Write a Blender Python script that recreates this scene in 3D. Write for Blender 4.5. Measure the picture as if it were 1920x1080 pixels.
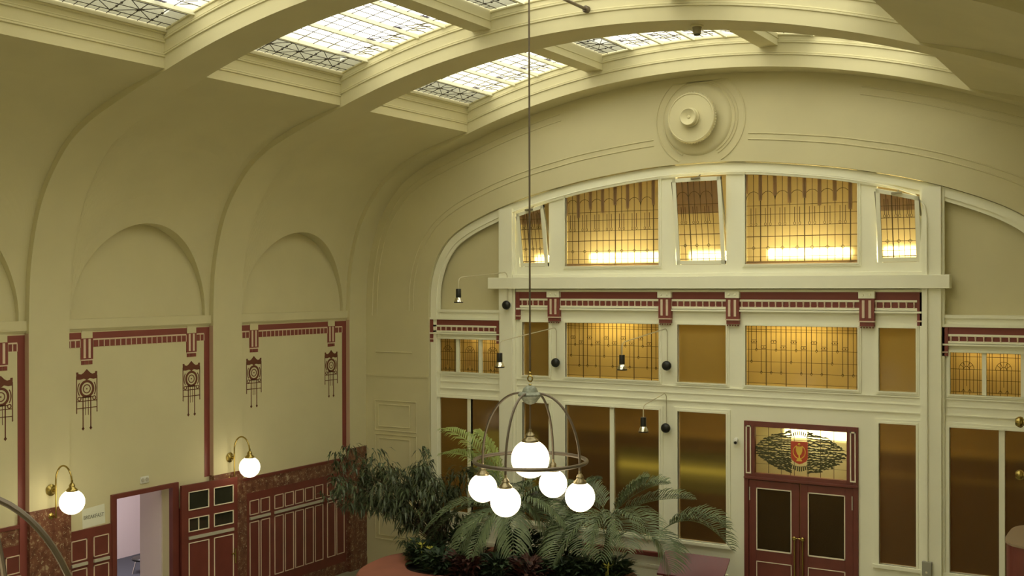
import bpy, math, random
from mathutils import Vector, Matrix
for o in list(bpy.data.objects): bpy.data.objects.remove(o)
SC = bpy.context.scene; COL = SC.collection
R = math.radians
# ------------------------------------------------------------------ camera
yaw, pitch, roll, FPX = R(30.933), R(-0.1385), R(-0.1593), 2099.7
cd = bpy.data.cameras.new('camera'); cam = bpy.data.objects.new('camera', cd); COL.objects.link(cam)
fw = Vector((-math.sin(yaw)*math.cos(pitch), math.cos(yaw)*math.cos(pitch), math.sin(pitch)))
rt = Vector((math.cos(yaw), math.sin(yaw), 0)); up = rt.cross(fw)
c_, s_ = math.cos(roll), math.sin(roll)
r2 = c_*rt + s_*up; u2 = -s_*rt + c_*up
M = Matrix((r2, u2, -fw)).transposed().to_4x4(); M.translation = (0, 0, 5.4)
cam.matrix_world = M
cd.sensor_width = 36; cd.lens = FPX/1920*36; cd.clip_start = .05; cd.clip_end = 200
SC.camera = cam
# ------------------------------------------------------------------ daylight above the laylight, exposure
w = bpy.data.worlds.new('daylight'); SC.world = w; w.use_nodes = True
bg = w.node_tree.nodes['Background']; bg.inputs[0].default_value = (1.0, .978, .865, 1); bg.inputs[1].default_value = 4.25
SC.view_settings.view_transform = 'Standard'; SC.view_settings.look = 'None'
SC.view_settings.gamma = 1; SC.view_settings.use_curve_mapping = False
SC.view_settings.exposure = 0.0

# ------------------------------------------------------------------ helpers
XC = -7.05; HW = 7.2; FZ = -0.3
class MB:
    def __init__(s): s.v = []; s.f = []; s.m = []
    def add(s, vs, fs, m=0):
        b = len(s.v); s.v += [tuple(p) for p in vs]; s.f += [tuple(b+i for i in f) for f in fs]; s.m += [m]*len(fs); return s
    def box(s, x0, x1, y0, y1, z0, z1, m=0):
        if x0 > x1: x0, x1 = x1, x0
        if y0 > y1: y0, y1 = y1, y0
        if z0 > z1: z0, z1 = z1, z0
        return s.add([(x0,y0,z0),(x1,y0,z0),(x1,y1,z0),(x0,y1,z0),(x0,y0,z1),(x1,y0,z1),(x1,y1,z1),(x0,y1,z1)],
                     [(0,3,2,1),(4,5,6,7),(0,1,5,4),(1,2,6,5),(2,3,7,6),(3,0,4,7)], m)
    def quad(s, a, b, c, d, m=0): return s.add([a,b,c,d], [(0,1,2,3)], m)
    def tube(s, pts, r, n=8, closed=False, m=0, caps=True):
        pts = [Vector(p) for p in pts]; N = len(pts)
        rs = r if isinstance(r, (list, tuple)) else [r]*N
        vs = []; prev = None
        for i, p in enumerate(pts):
            if closed: t = pts[(i+1) % N]-pts[i-1]
            else: t = pts[min(i+1, N-1)]-pts[max(i-1, 0)]
            t = t.normalized() if t.length > 1e-9 else Vector((0,0,1))
            if prev is None:
                a = Vector((0,0,1)) if abs(t.z) < .9 else Vector((1,0,0))
                u = t.cross(a).normalized()
            else:
                u = prev - t*prev.dot(t); u = u.normalized() if u.length > 1e-6 else t.orthogonal().normalized()
            prev = u; v = t.cross(u)
            for k in range(n):
                a = 2*math.pi*(k+.5)/n
                vs.append(p + (u*math.cos(a)+v*math.sin(a))*rs[i])
        fs = []
        for i in range(N if closed else N-1):
            j = (i+1) % N
            for k in range(n): fs.append((i*n+k, i*n+(k+1) % n, j*n+(k+1) % n, j*n+k))
        if not closed and caps: fs += [tuple(range(n))[::-1], tuple((N-1)*n+k for k in range(n))]
        return s.add(vs, fs, m)
    def lathe(s, prof, c, ax=(0,0,1), n=24, m=0):      # prof: (radius, height along axis)
        ax = Vector(ax).normalized(); a = Vector((0,0,1)) if abs(ax.z) < .9 else Vector((1,0,0))
        u = ax.cross(a).normalized(); v = ax.cross(u); c = Vector(c); vs = []
        for r, h in prof:
            for k in range(n):
                t = 2*math.pi*k/n; vs.append(c+ax*h+(u*math.cos(t)+v*math.sin(t))*max(r, 1e-4))
        fs = [(i*n+k, i*n+(k+1) % n, (i+1)*n+(k+1) % n, (i+1)*n+k) for i in range(len(prof)-1) for k in range(n)]
        fs += [tuple(range(n))[::-1], tuple((len(prof)-1)*n+k for k in range(n))]
        return s.add(vs, fs, m)
    def sphere(s, c, r, nu=32, nv=20, m=0):
        return s.lathe([(r*math.sin(math.pi*i/nv), -r*math.cos(math.pi*i/nv)) for i in range(nv+1)], c, n=nu, m=m)
    def prism(s, poly, fn, d0, d1, m=0):               # poly in 2D, fn(u,v,d)->xyz
        n = len(poly)
        return s.add([fn(u, v, d0) for u, v in poly]+[fn(u, v, d1) for u, v in poly],
                     [tuple(range(n)), tuple(range(2*n-1, n-1, -1))]+[(i, i+n, (i+1) % n+n, (i+1) % n) for i in range(n)], m)
    def grid(s, rows, m=0):
        n = len(rows[0]); return s.add([p for r in rows for p in r], [(i*n+j, i*n+j+1, (i+1)*n+j+1, (i+1)*n+j) for i in range(len(rows)-1) for j in range(n-1)], m)
    def build(s, name, mats, parent=None, smooth=False, bevel=0):
        me = bpy.data.meshes.new(name); off = Vector((0,0,0))
        p = parent
        while p is not None: off += p.location; p = p.parent
        me.from_pydata([Vector(v)-off for v in s.v], [], s.f)
        for mt in (mats if isinstance(mats, (list, tuple)) else [mats]): me.materials.append(mt)
        for pl, mi in zip(me.polygons, s.m): pl.material_index = mi
        if smooth:
            for pl in me.polygons: pl.use_smooth = True
        o = bpy.data.objects.new(name, me); COL.objects.link(o); o.parent = parent
        if bevel:
            b = o.modifiers.new('bevel', 'BEVEL'); b.width = bevel; b.segments = 2; b.limit_method = 'ANGLE'
        if smooth:
            try: me.set_sharp_from_angle(angle=R(40))
            except Exception: pass
        return o
def empty(name, loc, label=None, cat=None, group=None, kind=None):
    o = bpy.data.objects.new(name, None); COL.objects.link(o); o.location = loc; o.empty_display_size = .1
    return tag(o, label, cat, group, kind)
def tag(o, label=None, cat=None, group=None, kind=None):
    if label: o['label'] = label
    if cat: o['category'] = cat
    if group: o['group'] = group
    if kind: o['kind'] = kind
    return o
def copy_tree(o, parent=None):
    c = o.copy(); COL.objects.link(c); c.parent = parent
    for ch in o.children: copy_tree(ch, c)
    return c
tn = [0]; wn = [0]
def trim(mb, mats, label, smooth=False, bevel=0, cat='moulding'):
    tn[0] += 1; o = mb.build('trim_%d' % tn[0], mats, None, smooth, bevel)
    return tag(o, label, cat, None, 'structure')
def window(loc, label, cat='window'):
    wn[0] += 1; return empty('window_%d' % wn[0], loc, label, cat, None, 'structure')

# ------------------------------------------------------------------ materials
def mat(name, col, rough=.6, metal=0, noise=0, nscale=3., bump=0, bscale=60., spec=.5, col2=None, coat=0):
    m = bpy.data.materials.new(name); m.use_nodes = True; nt = m.node_tree; b = nt.nodes['Principled BSDF']
    b.inputs['Base Color'].default_value = (*col, 1); b.inputs['Roughness'].default_value = rough; b.inputs['Metallic'].default_value = metal
    b.inputs['Specular IOR Level'].default_value = spec
    if coat: b.inputs['Coat Weight'].default_value = coat
    if noise:
        tc = nt.nodes.new('ShaderNodeTexCoord'); n = nt.nodes.new('ShaderNodeTexNoise'); n.inputs['Scale'].default_value = nscale; n.inputs['Detail'].default_value = 5
        r = nt.nodes.new('ShaderNodeValToRGB'); r.color_ramp.elements[0].position = .35; r.color_ramp.elements[1].position = .65
        c2 = col2 if col2 else tuple(min(1, c*(1+noise)) for c in col); c1 = tuple(c*(1-noise) for c in col) if not col2 else col
        r.color_ramp.elements[0].color = (*c1, 1); r.color_ramp.elements[1].color = (*c2, 1)
        nt.links.new(tc.outputs['Object'], n.inputs['Vector']); nt.links.new(n.outputs['Fac'], r.inputs['Fac']); nt.links.new(r.outputs['Color'], b.inputs['Base Color'])
    if bump:
        tc = nt.nodes.new('ShaderNodeTexCoord'); n2 = nt.nodes.new('ShaderNodeTexNoise'); n2.inputs['Scale'].default_value = bscale
        bp = nt.nodes.new('ShaderNodeBump'); bp.inputs['Strength'].default_value = bump; bp.inputs['Distance'].default_value = .01
        nt.links.new(tc.outputs['Object'], n2.inputs['Vector']); nt.links.new(n2.outputs['Fac'], bp.inputs['Height']); nt.links.new(bp.outputs['Normal'], b.inputs['Normal'])
    return m
def emis(name, col, st):
    m = bpy.data.materials.new(name); m.use_nodes = True; nt = m.node_tree; nt.nodes.clear()
    e = nt.nodes.new('ShaderNodeEmission'); e.inputs[0].default_value = (*col, 1); e.inputs[1].default_value = st
    o = nt.nodes.new('ShaderNodeOutputMaterial'); nt.links.new(e.outputs[0], o.inputs[0]); return m
PLASTER = mat('cream_plaster', (.645, .595, .375), .75, noise=.025, nscale=1.3, bump=.05, bscale=25)
PAINT = mat('cream_woodwork_paint', (.90, .895, .73), .45, noise=.015, nscale=2.)
RIBM = PLASTER
RED = mat('dark_red_paint', (.165, .040, .030), .4, noise=.08, nscale=4)
REDF = mat('frieze_red_paint', (.23, .055, .045), .5)
STEN = mat('stencil_brown_red', (.14, .04, .02), .6)
PINK = mat('cream_pink_line_paint', (.72, .58, .45), .5)
RAILG = mat('grey_rail_paint', (.50, .47, .38), .4)
BRASS = mat('aged_brass', (.42, .32, .10), .25, 1)
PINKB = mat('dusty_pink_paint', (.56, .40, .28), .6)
CREAML = mat('pale_cream_line_paint', (.88, .80, .64), .45)
MAUVE = None
IRON = mat('grey_brown_iron', (.16, .13, .10), .42, .7)
CAPM = mat('tarnished_brass', (.30, .25, .15), .3, .9)
PATINA = mat('grey_green_patina', (.23, .25, .20), .55, .3, noise=.2, nscale=30)
BLACK = mat('black_metal', (.02, .02, .018), .35, .3)
CHROME = mat('chrome', (.8, .78, .7), .12, 1)
STEEL = mat('dull_steel_hardware', (.35, .33, .25), .4, .8)
WHITE = mat('white_plastic', (.75, .75, .68), .4)
WIRE = mat('cream_lamp_arm', (.62, .58, .42), .35, .2)
LEAD = mat('lead_came', (.10, .065, .025), .5, .1)
LEADS = mat('laylight_lead_came', (.07, .055, .045), .6)
GLOBE = emis('lit_opal_glass', (1, .86, .56), 5.0)
TUBE = emis('lit_tube_lamp', (1, .82, .42), 48.0)
TUBE2 = emis('lit_strip_lamp', (1, .72, .24), 75.0)
TUBE3 = emis('dimmer_lit_strip_lamp', (1, .70, .26), 28.0)
def marble():
    m = bpy.data.materials.new('mottled_red_marble'); m.use_nodes = True; nt = m.node_tree; b = nt.nodes['Principled BSDF']; N = nt.nodes.new; Lk = nt.links.new
    b.inputs['Roughness'].default_value = .3
    tc = N('ShaderNodeTexCoord'); n = N('ShaderNodeTexNoise'); n.inputs['Scale'].default_value = 9; n.inputs['Detail'].default_value = 8; n.inputs['Roughness'].default_value = .65
    r = N('ShaderNodeValToRGB'); cr = r.color_ramp; cr.elements[0].position = .36; cr.elements[0].color = (.11, .035, .024, 1); cr.elements[1].position = .58; cr.elements[1].color = (.20, .085, .05, 1)
    e = cr.elements.new(.70); e.color = (.50, .40, .26, 1)
    n3 = N('ShaderNodeTexNoise'); n3.inputs['Scale'].default_value = 26; n3.inputs['Detail'].default_value = 6; n3.inputs['Distortion'].default_value = 1.2
    r3 = N('ShaderNodeValToRGB'); r3.color_ramp.elements[0].position = .60; r3.color_ramp.elements[1].position = .68
    mx = N('ShaderNodeMixRGB'); mx.blend_type = 'MIX'
    Lk(tc.outputs['Object'], n.inputs['Vector']); Lk(tc.outputs['Object'], n3.inputs['Vector']); Lk(n.outputs['Fac'], r.inputs['Fac'])
    Lk(n3.outputs['Fac'], r3.inputs['Fac']); Lk(r3.outputs['Color'], mx.inputs['Fac']); Lk(r.outputs['Color'], mx.inputs['Color1']); mx.inputs['Color2'].default_value = (.50, .42, .28, 1); Lk(mx.outputs['Color'], b.inputs['Base Color'])
    return m
MARBLE = marble()
def sky_glass(name, tint, tr, noise=80):
    m = bpy.data.materials.new(name); m.use_nodes = True; nt = m.node_tree; nt.nodes.clear(); N = nt.nodes.new; Lk = nt.links.new
    tc = N('ShaderNodeTexCoord'); v = N('ShaderNodeTexNoise'); v.inputs['Scale'].default_value = noise; v.inputs['Detail'].default_value = 2
    r = N('ShaderNodeValToRGB'); r.color_ramp.elements[0].position = .3; r.color_ramp.elements[1].position = .7
    r.color_ramp.elements[0].color = (*[c*.8 for c in tint], 1); r.color_ramp.elements[1].color = (*tint, 1)
    t = N('ShaderNodeBsdfTransparent'); d = N('ShaderNodeBsdfTranslucent'); g = N('ShaderNodeBsdfDiffuse'); mx = N('ShaderNodeMixShader'); mx.inputs[0].default_value = tr
    o = N('ShaderNodeOutputMaterial'); Lk(tc.outputs['Object'], v.inputs['Vector']); Lk(v.outputs['Fac'], r.inputs['Fac'])
    Lk(r.outputs['Color'], t.inputs[0]); Lk(r.outputs['Color'], d.inputs[0])
    Lk(d.outputs[0], mx.inputs[1]); Lk(t.outputs[0], mx.inputs[2]); Lk(mx.outputs[0], o.inputs[0]); return m
SKYG = sky_glass('clear_textured_laylight_glass', (.93, .92, .82), .7)
SKYD = sky_glass('shade_tinted_laylight_glass', (.31, .31, .26), .7)  # grey tint paints in dimness from roof structure above and grazing view
BLUEG = mat('violet_glass_square', (.12, .10, .22), .3)
def pane(name, tint, rough, trans=.25, body=(.3,.2,.06)):
    # obscured coloured glass: blurred see-through plus a little diffuse transmission and gloss
    m = bpy.data.materials.new(name); m.use_nodes = True; nt = m.node_tree; nt.nodes.clear(); N = nt.nodes.new; Lk = nt.links.new
    a = N('ShaderNodeBsdfRefraction'); a.inputs['Color'].default_value = (*tint, 1); a.inputs['Roughness'].default_value = rough; a.inputs['IOR'].default_value = 1.45
    d = N('ShaderNodeBsdfTranslucent'); d.inputs[0].default_value = (*tint, 1)
    f = N('ShaderNodeBsdfDiffuse'); f.inputs[0].default_value = (*body, 1)
    g = N('ShaderNodeBsdfGlossy'); g.inputs['Roughness'].default_value = .12; g.inputs['Color'].default_value = (1, 1, 1, 1)
    m1 = N('ShaderNodeMixShader'); m1.inputs[0].default_value = trans; Lk(a.outputs[0], m1.inputs[1]); Lk(d.outputs[0], m1.inputs[2])
    m2 = N('ShaderNodeMixShader'); m2.inputs[0].default_value = .25; Lk(m1.outputs[0], m2.inputs[1]); Lk(f.outputs[0], m2.inputs[2])
    m3 = N('ShaderNodeMixShader'); m3.inputs[0].default_value = .012; Lk(m2.outputs[0], m3.inputs[1]); Lk(g.outputs[0], m3.inputs[2])
    o = N('ShaderNodeOutputMaterial'); Lk(m3.outputs[0], o.inputs[0]); return m
AMBER = pane('amber_obscured_glass', (.98, .90, .66), .36, .20, (.22, .17, .085))
AMBER2 = pane('gold_obscured_glass', (.97, .86, .56), .36, .48, (.22, .16, .07))
OCHRE = pane('ochre_obscured_glass', (.85, .75, .48), .30, .22, (.25, .20, .085))
BROWN = pane('brown_obscured_glass', (.82, .70, .50), .20, .06, (.11, .078, .045))
DARKG = pane('dark_door_glass', (.40, .33, .20), .15, .08, (.07, .055, .028))
MAUVEG = pane('mauve_brown_obscured_glass', (.86, .76, .68), .30, .25, (.26, .20, .14))
PALEG = pane('pale_yellow_fanlight_glass', (1, .95, .70), .34, .16, (.34, .29, .12))
SHRED = mat('red_shield_glass', (.55, .07, .03), .3); GOLDG = mat('gold_yellow_glass', (.85, .55, .08), .3)
OLIVE = mat('dark_olive_foliage_glass', (.07, .07, .03), .4)
LEAFD = mat('dark_green_leaf', (.035, .06, .025), .5, noise=.35, nscale=6)
LEAFM = mat('grey_green_palm_leaf', (.13, .17, .085), .5, noise=.2, nscale=5)
LEAFB = mat('lit_yellow_green_palm_leaf', (.26, .33, .09), .5, noise=.2, nscale=5)  # brighter leaf colour stands for light falling on the raised fronds
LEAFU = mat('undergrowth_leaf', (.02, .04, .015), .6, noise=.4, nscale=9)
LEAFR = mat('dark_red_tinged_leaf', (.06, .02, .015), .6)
STEMM = mat('brown_stem', (.08, .055, .03), .7)
YEL = mat('yellow_bract', (.50, .48, .08), .5)
TERRA = mat('terracotta_painted_planter', (.30, .11, .075), .55, noise=.1, nscale=2)
SOIL = mat('dark_soil', (.02, .014, .01), .95, noise=.4, nscale=12)
FLOORM = mat('grey_green_stone_floor', (.30, .29, .20), .35, noise=.12, nscale=3)
LILAC = mat('pale_lilac_wall', (.75, .66, .66), .7)
CORRW = mat('corridor_ochre_wall', (.33, .265, .12), .6)
CORRD = mat('corridor_dark_red_dado', (.13, .07, .035), .4)
DARKF = mat('dark_blue_grey_carpet', (.06, .065, .08), .9)

# ------------------------------------------------------------------ vault profile
base = [(7.2, FZ), (7.2, 4.8), (7.185, 5.2), (7.16, 5.6), (7.09, 6.0), (6.98, 6.4), (6.84, 6.72), (6.62, 7.05), (6.3, 7.4), (5.95, 7.63), (5.6, 7.79), (5.2, 7.94), (4.8, 8.085), (4.39, 8.22)]
def arcz(dx): return -4.49+math.sqrt(13.45**2-dx*dx)
def catmull(P, n=4):
    out = []
    for i in range(len(P)-1):
        p0 = P[max(i-1, 0)]; p1 = P[i]; p2 = P[i+1]; p3 = P[min(i+2, len(P)-1)]
        for k in range(n):
            t = k/n
            out.append(tuple(.5*((2*p1[j])+(-p0[j]+p2[j])*t+(2*p0[j]-5*p1[j]+4*p2[j]-p3[j])*t*t+(-p0[j]+3*p1[j]-3*p2[j]+p3[j])*t**3) for j in range(len(p1))))
    return out+[tuple(P[-1])]
haunch = catmull(base[1:], 4)
crown = [(4.39-4.39*2*i/48, arcz(4.39-4.39*2*i/48)) for i in range(1, 48)]
PROF = [base[0]]+haunch+crown+[(-a, b) for a, b in haunch[::-1]]+[(-base[0][0], base[0][1])]
def offs(P, d):       # outward offset (away from the room)
    out = []
    for i, (x, z) in enumerate(P):
        a = P[max(i-1, 0)]; b = P[min(i+1, len(P)-1)]; tx, tz = b[0]-a[0], b[1]-a[1]; l = math.hypot(tx, tz); nx, nz = tz/l, -tx/l
        dd = d(x, z) if callable(d) else d; out.append((x+nx*dd, z+nz*dd))
    return out
def vz(x):            # vault height at world x
    dx = abs(x-XC)
    if dx <= 4.39: return arcz(dx)
    for (a, b), (c, d) in zip(haunch, haunch[1:]):
        if a >= dx >= c: return b+(d-b)*(a-dx)/max(a-c, 1e-6)
    return 4.8
RIBS = [(17.48, 18.02), (13.82, 14.5), (10.25, 10.93), (6.68, 7.36), (3.1, 3.78), (-.47, .21), (-4.04, -3.36)]
BAYS = [(14.5, 17.48), (10.93, 13.82), (7.36, 10.25), (3.78, 6.68), (.21, 3.1), (-3.36, -.47)]
# ribs with their pilasters
riblab = ['half rib against the end wall over the medallion', 'second rib, carrying a small smoke detector under its crown', 'first whole rib from the left, nearer one above the first globe wall lamp',
          'rib just outside the left edge of the view', 'second rib outside the left edge of the view', 'rib over the viewer', 'rib behind the viewer']
thick = lambda x, z: .3 if abs(x) > 6.9 else .3+.40*min(1, (7.2-abs(x))/2.4)
OUT = offs(PROF, thick)
for (y0, y1), lab in zip(RIBS, riblab):
    b = MB(); n = len(PROF)
    b.grid([[(XC-x, y0, z) for x, z in PROF], [(XC-x, y1, z) for x, z in PROF]])
    for y in (y0, y1): b.grid([[(XC-x, y, z) for x, z in PROF], [(XC-x, y, z) for x, z in OUT]])
    trim(b, RIBM, 'cream plaster vault '+lab, smooth=True, cat='rib')
    # mouldings that run along the lit rib face
    if y0 < 1: continue
    m = MB()
    for d, r in ((.20, .018), (.225, .012), (.39, .018), (.415, .012), (.50, .02)):
        P = offs([(x, arcz(x)) for x in [4.37-8.74*i/60 for i in range(61)]], d)
        m.tube([(XC-x, y0-.004, z) for x, z in P], r, 6)
    trim(m, RIBM, 'thin mouldings along the coffer face of the '+lab, smooth=True)
# marble cladding of pilasters
for (y0, y1) in RIBS[:5]:
    m = MB(); m.box(-14.36, -14.236, y0-.010, min(y1+.010, 17.99), FZ, 2.14)
    m.box(-14.36, -14.228, y0-.016, min(y1+.016, 17.99), FZ, FZ+.2); m.box(-14.36, -14.23, y0-.014, min(y1+.014, 17.99), 2.14, 2.155)
    trim(m, MARBLE, 'mottled red marble cladding on the pilaster foot at %s' % ('the end-wall corner' if y0 > 17 else 'the open door leaf' if y0 > 13 else 'the nearer globe wall lamp' if y0 > 10 else 'the first bay outside the left edge' if y0 > 5 else 'the second bay outside the left edge'), cat='cladding')
# vault bays
LEDGE = 4.905
def bay_shell(y0, y1, sg, name):
    prof = offs([p for p in haunch], lambda x, z: .03+.065*min(1, max(0, (abs(x)-4.39)/.8)))
    P = [(7.295, LEDGE)]+[p for p in prof if p[1] > LEDGE+.05]; P[-1] = (4.385, vz(XC+4.39)+.03)
    S = [0]
    for a, b in zip(P, P[1:]): S.append(S[-1]+math.hypot(b[0]-a[0], b[1]-a[1]))
    def at(s):
        for i in range(len(P)-1):
            if S[i+1] >= s: t = (s-S[i])/(S[i+1]-S[i]); return (P[i][0]+(P[i+1][0]-P[i][0])*t, P[i][1]+(P[i+1][1]-P[i][1])*t)
        return P[-1]
    yc = (y0+y1)/2; hw = (y1-y0)/2-.1; H = 1.50
    ys = [y0]+[yc-hw*math.cos(math.pi*i/40) for i in range(41)]+[y1]
    rows = []; low = []
    for y in ys:
        t = (y-yc)/hw; za = LEDGE+(H*math.sqrt(max(0, 1-t*t)) if abs(t) < 1 else 0)
        lo, hi = 0, S[-1]
        for _ in range(30):
            md = (lo+hi)/2
            if at(md)[1] < za: lo = md
            else: hi = md
        rows.append([(XC+sg*at(lo+(S[-1]-lo)*k/28)[0], y, at(lo+(S[-1]-lo)*k/28)[1]) for k in range(29)])
        low.append((at(lo)[0], za))
    b = MB(); b.grid(rows)
    XL = 7.36
    b.grid([[(XC+sg*a, y, z) for (a, z), y in zip(low, ys)], [(XC+sg*(XL+.002), y, z) for (a, z), y in zip(low, ys)]])
    b.grid([[(XC+sg*XL, y, LEDGE-.05) for y in ys], [(XC+sg*XL, y, z) for (a, z), y in zip(low, ys)]])
    return b.build(name, PLASTER)
side = ['farthest bay by the palms', 'bay above the open door', 'bay cut by the left edge', 'nearer bay', 'nearest bay', 'bay behind the viewer']
cnum = [0]
for (y0, y1), s in zip(BAYS, side):
    for sg, nm in ((-1, 'left'), (1, 'right')):
        o = bay_shell(y0, y1, sg, 'ceiling' if cnum[0] == 0 else 'ceiling'); cnum[0] += 1
        tag(o, 'curved cream plaster vault with a blind arch, %s side, %s' % (nm, s), 'ceiling', None, 'structure')
# side walls (slab in Y,Z with optional door hole)
def cells(x0, x1, z0, z1, holes):
    xs = sorted(set([x0, x1]+[min(max(h[i], x0), x1) for h in holes for i in (0, 1)])); zs = sorted(set([z0, z1]+[min(max(h[i], z0), z1) for h in holes for i in (2, 3)]))
    out = []
    for a, b in zip(xs, xs[1:]):
        run = None
        for c, d in zip(zs, zs[1:]):
            mx, mz = (a+b)/2, (c+d)/2
            if any(h[0] < mx < h[1] and h[2] < mz < h[3] for h in holes):
                if run: out.append((a, b, *run)); run = None
            else: run = (run[0], d) if run else (c, d)
        if run: out.append((a, b, *run))
    return out
WX = -14.343
DY0, DY1, DZ = 11.83, 12.96, 2.075
b = MB()
for a, c, d, e in cells(-4.1, 18.3, FZ, LEDGE, [(DY0-.03, DY1+.03, FZ-.1, DZ+.03)]): b.box(WX-.25, WX, a, c, d, e)
WL = b.build('wall_left', PLASTER); tag(WL, 'cream plaster left wall with red stencilled bays', 'wall', None, 'structure')
b = MB(); b.box(.245, .5, -4.1, 18.3, FZ, LEDGE); tag(b.build('wall_right', PLASTER), 'cream plaster right wall beside the viewer', 'wall', None, 'structure')
b = MB(); b.box(-14.6, .5, -4.4, -4.05, FZ, 9.8); tag(b.build('wall_front', PLASTER), 'cream plaster wall behind the viewer', 'wall', None, 'structure')
b = MB(); b.box(-14.6, .5, -4.4, 18.3, FZ-.2, FZ); tag(b.build('floor', FLOORM), 'grey-green stone floor of the hall', 'floor', None, 'structure')
# ledges over the wall bays
for (y0, y1), s in zip(BAYS[:5], side):
    m = MB(); m.box(WX-.02, WX+.045, y0, y1, 4.76, LEDGE); m.box(WX-.02, WX+.025, y0, y1, 4.735, 4.76)
    trim(m, PLASTER, 'cream ledge above the red frieze, '+s)

# ------------------------------------------------------------------ skylight
def skylight(y0, y1, label):
    root = window((XC, (y0+y1)/2, 8.8), label, 'skylight')
    fr = MB()
    for sg in (-1, 1):
        x = XC+sg*4.39; fr.box(x, x+sg*.12, y0, y1, 8.253, 9.25)
        for z, r in ((8.41, .018), (8.435, .012), (8.60, .018), (8.625, .012), (8.71, .02)):
            fr.tube([(x-sg*.005, y0, z), (x-sg*.005, y1, z)], r, 6)
        fr.box(x-sg*.05, x, y0, y1, 8.72, 8.80)
    fr.build('frame', RIBM, root)
    pans = [(-4.34, -1.90), (-1.58, 1.22), (1.52, 4.34)]
    for xa, xb in ((-1.90, -1.58), (1.22, 1.52)):
        z = arcz(xa)+.30; bm = MB(); bm.box(XC+xa, XC+xb, y0, y1, z, z+.42)
        for xx in (xa, xb): bm.tube([(XC+xx, y0, z+.12), (XC+xx, y1, z+.12)], .014, 6)
        bm.build('beam', RIBM, root)
    zg = lambda dx: arcz(dx)+.535
    Y0, Y1 = y0+.02, y1-.02
    for pi, (xa, xb) in enumerate(pans):
        nd = [xa+(xb-xa)*k/5 for k in range(6)]
        for k in range(1, 5):
            bm = MB(); z = zg(nd[k]); bm.box(XC+nd[k]-.022, XC+nd[k]+.022, y0, y1, z-.05, z+.02); bm.build('glazing_bar', PAINT, root)
        for k in range(5):
            a, c = nd[k]+.01, nd[k+1]-.01; za, zc = zg(a), zg(c)
            g = MB(); g.quad((XC+a, Y0, za), (XC+c, Y0, zc), (XC+c, Y1, zc), (XC+a, Y1, za))
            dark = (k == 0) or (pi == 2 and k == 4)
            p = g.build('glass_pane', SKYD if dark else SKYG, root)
            l = MB(); F = lambda t, y: (XC+a+(c-a)*t, y, za+(zc-za)*t-.006)
            r = .0058
            n = 9; dy = (Y1-Y0)/n
            if dark:
                for t in (.18, .5, .82): l.tube([F(t, Y0), F(t, Y1)], r, 4)
                for i in range(1, n*2): l.tube([F(0, Y0+dy*i/2), F(.18, Y0+dy*i/2)], r*.8, 4) if i % 2 else l.tube([F(0, Y0+dy*i/2), F(1, Y0+dy*i/2)], r, 4)
                for i in range(n//2):
                    yc = Y0+dy*(2*i+1)
                    for s1 in (-1, 1):
                        l.tube([F(.5, yc), F(.9, yc+s1*dy)], r, 4); l.tube([F(.5, yc), F(.15, yc+s1*dy)], r, 4)
                    l.box(XC+a+(c-a)*.38, XC+a+(c-a)*.62, yc-.03, yc+.03, (za+zc)/2-.012, (za+zc)/2-.004)
                    for q in (.2, .4, .6): l.sphere(F(q, yc+dy), .018, 6, 4)
            else:
                for t in (.3, .62): l.tube([F(t, Y0), F(t, Y1)], r, 4)
                for i in range(1, n): l.tube([F(0, Y0+dy*i), F(1, Y0+dy*i)], r, 4)
                for i in range(4): l.tube([F(.08+.22*i, Y1-dy*(1.9-.25*i)), F(.25+.22*i, Y1-dy*(1.5-.25*i))], r*1.3, 4)
                for i in range(3): l.tube([F(.15+.2*i, Y1-dy*.9), F(.32+.2*i, Y1-dy*.45)], r, 4)
            l.build('leading', LEADS, p)
            if not dark:
                s = MB()
                for q in range(3): yq = Y1-dy*2.1+q*.055; s.box(XC+a+.05, XC+a+.095, yq, yq+.04, za-.018, za-.008)
                s.build('violet_squares', BLUEG, p)
    return root
sk = ['leaded skylight of the last bay, beside the end wall', 'brightest leaded skylight bay, holding the chandelier bar', 'leaded skylight bay cut by the top left corner of the view']
roots = [skylight(*BAYS[i], sk[i]) for i in range(3)]
for i in range(3, 6):
    wn[0] += 1; c = copy_tree(roots[2]); c.name = 'window_%d' % wn[0]; c.location.y = sum(BAYS[i])/2; c['label'] = 'leaded skylight bay %s' % ['next to the top left one, outside the view', 'over the viewer', 'behind the viewer'][i-3]
# ------------------------------------------------------------------ end wall
OPB = [(5.65, FZ), (5.65, 4.9), (5.64, 5.3), (5.57, 5.65), (5.43, 5.98), (5.2, 6.28), (4.9, 6.49), (4.5, 6.68), (3.9, 6.90), (3.27, 7.08), (2.7, 7.20), (2.16, 7.30), (1.2, 7.42), (.5, 7.47), (0, 7.48)]
oph = catmull(OPB[1:], 4); OPEN = [OPB[0]]+oph+[(-a, z) for a, z in oph[::-1][1:]]+[(-5.65, FZ)]
def oz(x):
    dx = abs(x-XC)
    for (a, b_), (c, d) in zip(oph, oph[1:]):
        if a >= dx >= c: return b_+(d-b_)*(a-dx)/max(a-c, 1e-6)
    return 7.48
b = MB()
xs = sorted(set([XC+s*5.65*math.sin(math.pi/2*i/60) for i in range(61) for s in (-1, 1)]))
b.grid([[(x, 18.0, oz(x)) for x in xs], [(x, 18.0, 9.6) for x in xs]])
b.grid([[(x, 18.0, oz(x)) for x in xs], [(x, 18.22, oz(x)) for x in xs]])
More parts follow.
